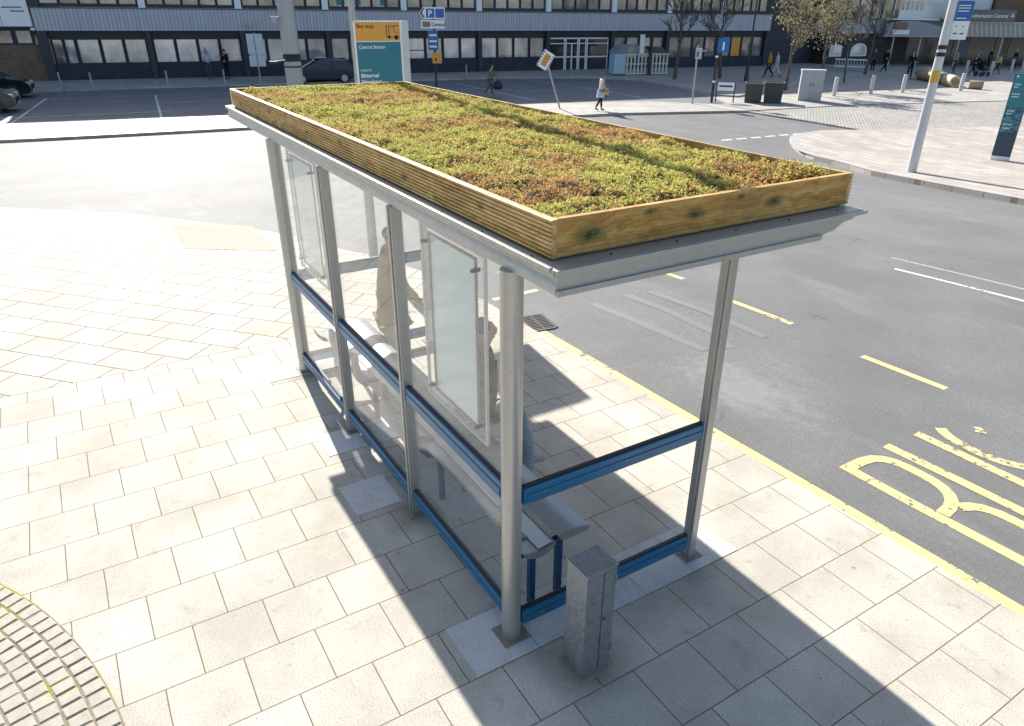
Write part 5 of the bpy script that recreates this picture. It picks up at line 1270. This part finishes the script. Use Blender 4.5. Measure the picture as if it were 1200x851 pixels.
    for hp, kn, an, toe in leg_:
        vs = []; es = []; a = av(pel+an+V((-.03, 0, -.035)), (.045, .045)); b = av(pel+an.lerp(toe, .55)+V((0, 0, -.008)), (.048, .036)); c = av(pel+toe+V((.035, 0, 0)), (.038, .024)); es = [(a, b), (b, c)]
        addmesh('shoe', skin_mesh(vs, es, {0}, sub), cloth(shoe), t_)
    vs = []; es = []; a = av(hc+V((.02, 0, .075)), (.075, .072)); b = av(hc+V((-.03, 0, .045)), (.088, .085)); c = av(hc+V((-.05, 0, -.03)), (.075, .06)); es = [(a, b), (b, c)]
    if longhair: e = av(hc+V((-.075, 0, -.14)), (.085, .055)); es.append((c, e))
    addmesh('hair', skin_mesh(vs, es, {0}, sub), cloth(hair), t_)
    return t_
def az(x, y): return math.atan2(y, x)
W_ = ((.45, .25), (-.35, -.75)); ST = ((.05, 0), (-.05, -.02))
rt_ = math.atan2(-.84, -.53)    # heading to the viewer's right
person('woman with curly brown hair in a pale jacket striding across the footway', gpt(26.39, -20.85, .02), rt_+.3, 1.67, (.50, .49, .47), (.02, .02, .025), (.16, .08, .03), (.02, .02, .02), ((.2, .05), (-.15, -.55)), ((.35, .6), (-.4, .5)), .08, 0, (.52, .55, .58), True)
bagm = thing('shoulder_bag', 'small orange and blue bag at the hip of the woman with curly hair', 'bag', gpt(26.39, -20.85, .02)+V((-.15, -.20, .75)), rt_)
m_ = MB(); m_.box(-.14, .14, -.06, .06, -.05, .10); m_.build('pouch', P('orange_bag', (.6, .32, .06), .7), bagm, .02); m_ = MB(); m_.box(-.13, .13, -.062, .062, -.20, -.052); m_.build('lower_pouch', P('blue_bag', (.05, .14, .26), .7), bagm, .02)
m_ = MB(); m_.tube([(-.12, .0, .10), (-.05, .06, .35), (.05, .08, .5), (.10, .02, .3), (.12, 0, .10)], .012, 6); m_.build('strap', P('orange_bag', (.6, .32, .06), .7), bagm)
person('person in an olive coat carrying a dark bag across the car park', gpt(33.98, -19.02, .03), rt_+.2, 1.66, (.16, .15, .09), (.13, .13, .11), (.08, .05, .03), (.2, .19, .17), ((.3, .1), (-.25, -.6)), ((.5, .9), (-.1, .7)), .22, .12)
hb_ = thing('dark_carrier_bag', 'bulging dark bag held by the person in the olive coat', 'bag', gpt(33.98, -19.02, .03)+V((-.27, -.36, .62)), rt_)
m_ = MB(); m_.lathe([(.02, -.26), (.22, -.22), (.27, -.05), (.2, .14), (.05, .22)], n=14); m_.build('sack', P('dark_sack', (.025, .027, .04), .7), hb_); m_ = MB(); m_.tube([(-.06, 0, .2), (-.03, 0, .33), (.03, 0, .33), (.06, 0, .2)], .012, 6); m_.build('handle', P('dark_sack', (.025, .027, .04), .7), hb_)
person('man in a pale blue shirt by the navy wall, left of the man in black', gpt(50.26, -7.51, .11), rt_-.9, 1.76, (.42, .52, .62), (.06, .07, .10), (.03, .025, .02), legs=((.25, .12), (.05, .02)), arms=((.3, 1.2), (.2, 1.3)), lean=-.06)
person('man in black by the navy wall, right of the man in pale blue', gpt(49.79, -8.52, .11), rt_+2.6, 1.76, (.012, .012, .014), (.012, .012, .014), (.02, .015, .012), legs=ST, arms=((.2, 1.1), (.1, .3)))
person('person in an orange top and black trousers left of the nearer leafy tree', gpt(35.33, -42.78, .11), rt_+PI, 1.80, (.50, .26, .05), (.012, .012, .014), (.02, .015, .012), legs=W_)
person('person in a white jacket and white jeans left of the nearer leafy tree', gpt(35.59, -43.9, .11), rt_+PI-.2, 1.76, (.55, .57, .6), (.55, .57, .6), (.03, .02, .02), legs=((.4, .2), (-.3, -.6)))
person('dark-clothed person behind the second leafy tree with a pale bag hanging beside', gpt(39.76, -54.65, .11), rt_, 1.68, (.02, .02, .025), (.5, .47, .44), (.03, .02, .015), legs=ST)
person('tall person in black walking right of the bare tree by the station entrance', gpt(35.14, -56.22, .02), rt_+.4, 1.86, (.014, .014, .018), (.014, .014, .018), (.02, .015, .012), legs=W_)
person('person in dark clothes with a pale scarf beside the bare tree by the station entrance', gpt(36.2, -56.2, .02), rt_-1.4, 1.74, (.05, .06, .09), (.02, .02, .03), (.05, .03, .02), legs=ST)
person('person in black standing left of the tan stone seat', gpt(30.73, -52.71, .02), rt_-1.5, 1.86, (.012, .012, .014), (.012, .012, .014), (.025, .02, .015), legs=((.12, .05), (-.1, -.15)), arms=((.35, .9), (.1, .4)))
person('person in a black coat bending over the pushchair by the station', gpt(30.2, -60.2, .02), rt_+.2, 1.66, (.014, .014, .016), (.014, .014, .016), (.4, .3, .18), legs=W_, arms=((.7, .6), (.7, .6)), lean=.3)
person('person in a yellow and white top right of the pushchair', gpt(30.3, -63.9, .02), rt_, 1.55, (.6, .5, .2), (.05, .04, .035), (.04, .03, .02), legs=W_, lean=.15)
person('person in a tan coat near the station wall, left of the pushchair', gpt(32.9, -62.3, .02), rt_, 1.68, (.42, .32, .14), (.05, .045, .04), (.03, .02, .02), legs=ST, coat=.2)
person('person in a blue top under the station canopy, behind the pushchair', gpt(33.2, -66.4, .02), rt_+2, 1.68, (.06, .14, .28), (.03, .03, .04), (.04, .03, .02), legs=ST)
person('person in dark clothes and a white cap at the right frame edge by the station', gpt(32.4, -70.6, .02), rt_, 1.72, (.02, .02, .03), (.02, .02, .03), (.6, .6, .6), legs=W_)
person('dark-clothed person under the station canopy, between the yellow-topped person and frame edge', gpt(34.0, -69.6, .02), rt_+PI, 1.7, (.03, .03, .035), (.02, .02, .025), (.03, .02, .02), legs=ST)
# pushchair
pc = thing('pushchair', 'black pushchair with large wheels by the station canopy', 'pushchair', gpt(29.75, -60.8, .02), rt_+.2)
m_ = MB(); m_.tube([(-.45, 0, 1.0), (-.25, 0, .75), (.15, 0, .45)], .03, 6)
for s_ in (-1, 1): m_.tube([(-.35, s_*.22, .9), (.35, s_*.24, .18)], .02, 6); m_.tube([(.1, s_*.22, .6), (-.3, s_*.25, .18)], .02, 6)
m_.build('frame', M['poleblack'], pc)
m_ = MB(); m_.box(-.2, .35, -.22, .22, .42, .55); m_.box(-.3, -.14, -.22, .22, .45, 1.0); m_.build('seat', cloth((.015, .015, .018)), pc, .03)
m_ = MB(); m_.lathe([(.02, .32), (.2, .26), (.28, .1), (.3, 0)], (-.08, 0, .8), 12); m_.build('hood', cloth((.02, .02, .022)), pc)
for s_ in (-1, 1):
    for x in (-.3, .35): m_ = MB(); m_.cyl((x, s_*.24-.02, .17), (x, s_*.24+.02, .17), .17, n=18); m_.build('wheel', M['black'], pc)
# two people inside the shelter
k = NT('striped_tracksuit'); co = k.coord('Object'); s_ = k.n('ShaderNodeSeparateXYZ'); k.l(co, s_.inputs[0])
ay = k.math('ABSOLUTE', s_.outputs[1]); st_ = k.math('MULTIPLY', k.math('GREATER_THAN', k.math('SINE', k.math('MULTIPLY', ay, 2*PI/.026)), .3), k.math('GREATER_THAN', ay, .205))
c_ = k.mix(st_, (.022, .021, .02), (.62, .62, .60)); M['track'] = k.fin(k.bsdf(c_, .8, 0, .2, k.bump(k.noise(co, 12, 3), .3, .02)))
person('seated person in a dark white-striped tracksuit top and blue jeans on the shelter bench', (1.60, -.60, 0), math.radians(-114), 1.80, (.05, .05, .05), (.24, .28, .33), (.035, .025, .018), (.4, .4, .4), ((1.38, .08), (1.42, .02)), ((-.15, .75), (-.1, .7)), .20, group='people inside the shelter', sub=2, hips=.68, splay=.07, mat_top=M['track'], bulk=1.42, side=.20)
person('standing person in a knee length tan coat and grey trousers inside the shelter', (3.90, -.86, 0), math.radians(-100), 1.66, (.36, .27, .13), (.30, .30, .30), (.25, .22, .2), (.1, .1, .1), ST, ((.15, .5), (.2, .6)), .05, .44, group='people inside the shelter', sub=2, bulk=1.45)

# ------------------------------------------------------------------ light
w = bpy.data.worlds.new('World'); SC.world = w; w.use_nodes = True; nt_ = w.node_tree; nt_.nodes.clear()
sky = nt_.nodes.new('ShaderNodeTexSky'); sky.sky_type = 'NISHITA'; sky.sun_disc = False
sdir = V((-3.8, .41, -2.35)).normalized(); elv = math.asin(-sdir.z); azs = math.atan2(-sdir.y, -sdir.x)
sky.sun_elevation = elv; sky.sun_rotation = PI/2-azs; sky.altitude = 0; sky.air_density = 1.0; sky.dust_density = 1.2; sky.ozone_density = 1
bg = nt_.nodes.new('ShaderNodeBackground'); bg.inputs[1].default_value = .09; wo = nt_.nodes.new('ShaderNodeOutputWorld')
nt_.links.new(sky.outputs[0], bg.inputs[0]); nt_.links.new(bg.outputs[0], wo.inputs[0])
sl = bpy.data.lights.new('sun', 'SUN'); sl.energy = 4.9; sl.angle = math.radians(.45); sl.color = (1, .96, .90)
slo = bpy.data.objects.new('sun', sl); COL.objects.link(slo); slo.rotation_euler = sdir.to_track_quat('-Z', 'Y').to_euler(); slo.location = (10, 0, 20)
vs_ = SC.view_settings; vs_.view_transform = 'Standard'; vs_.look = 'None'; vs_.exposure = 1.12; vs_.gamma = 1; vs_.use_curve_mapping = False
SC.render.engine = 'CYCLES'; SC.cycles.max_bounces = 8; SC.cycles.transparent_max_bounces = 16; SC.cycles.use_denoising = True; SC.render.filter_size = 1.15
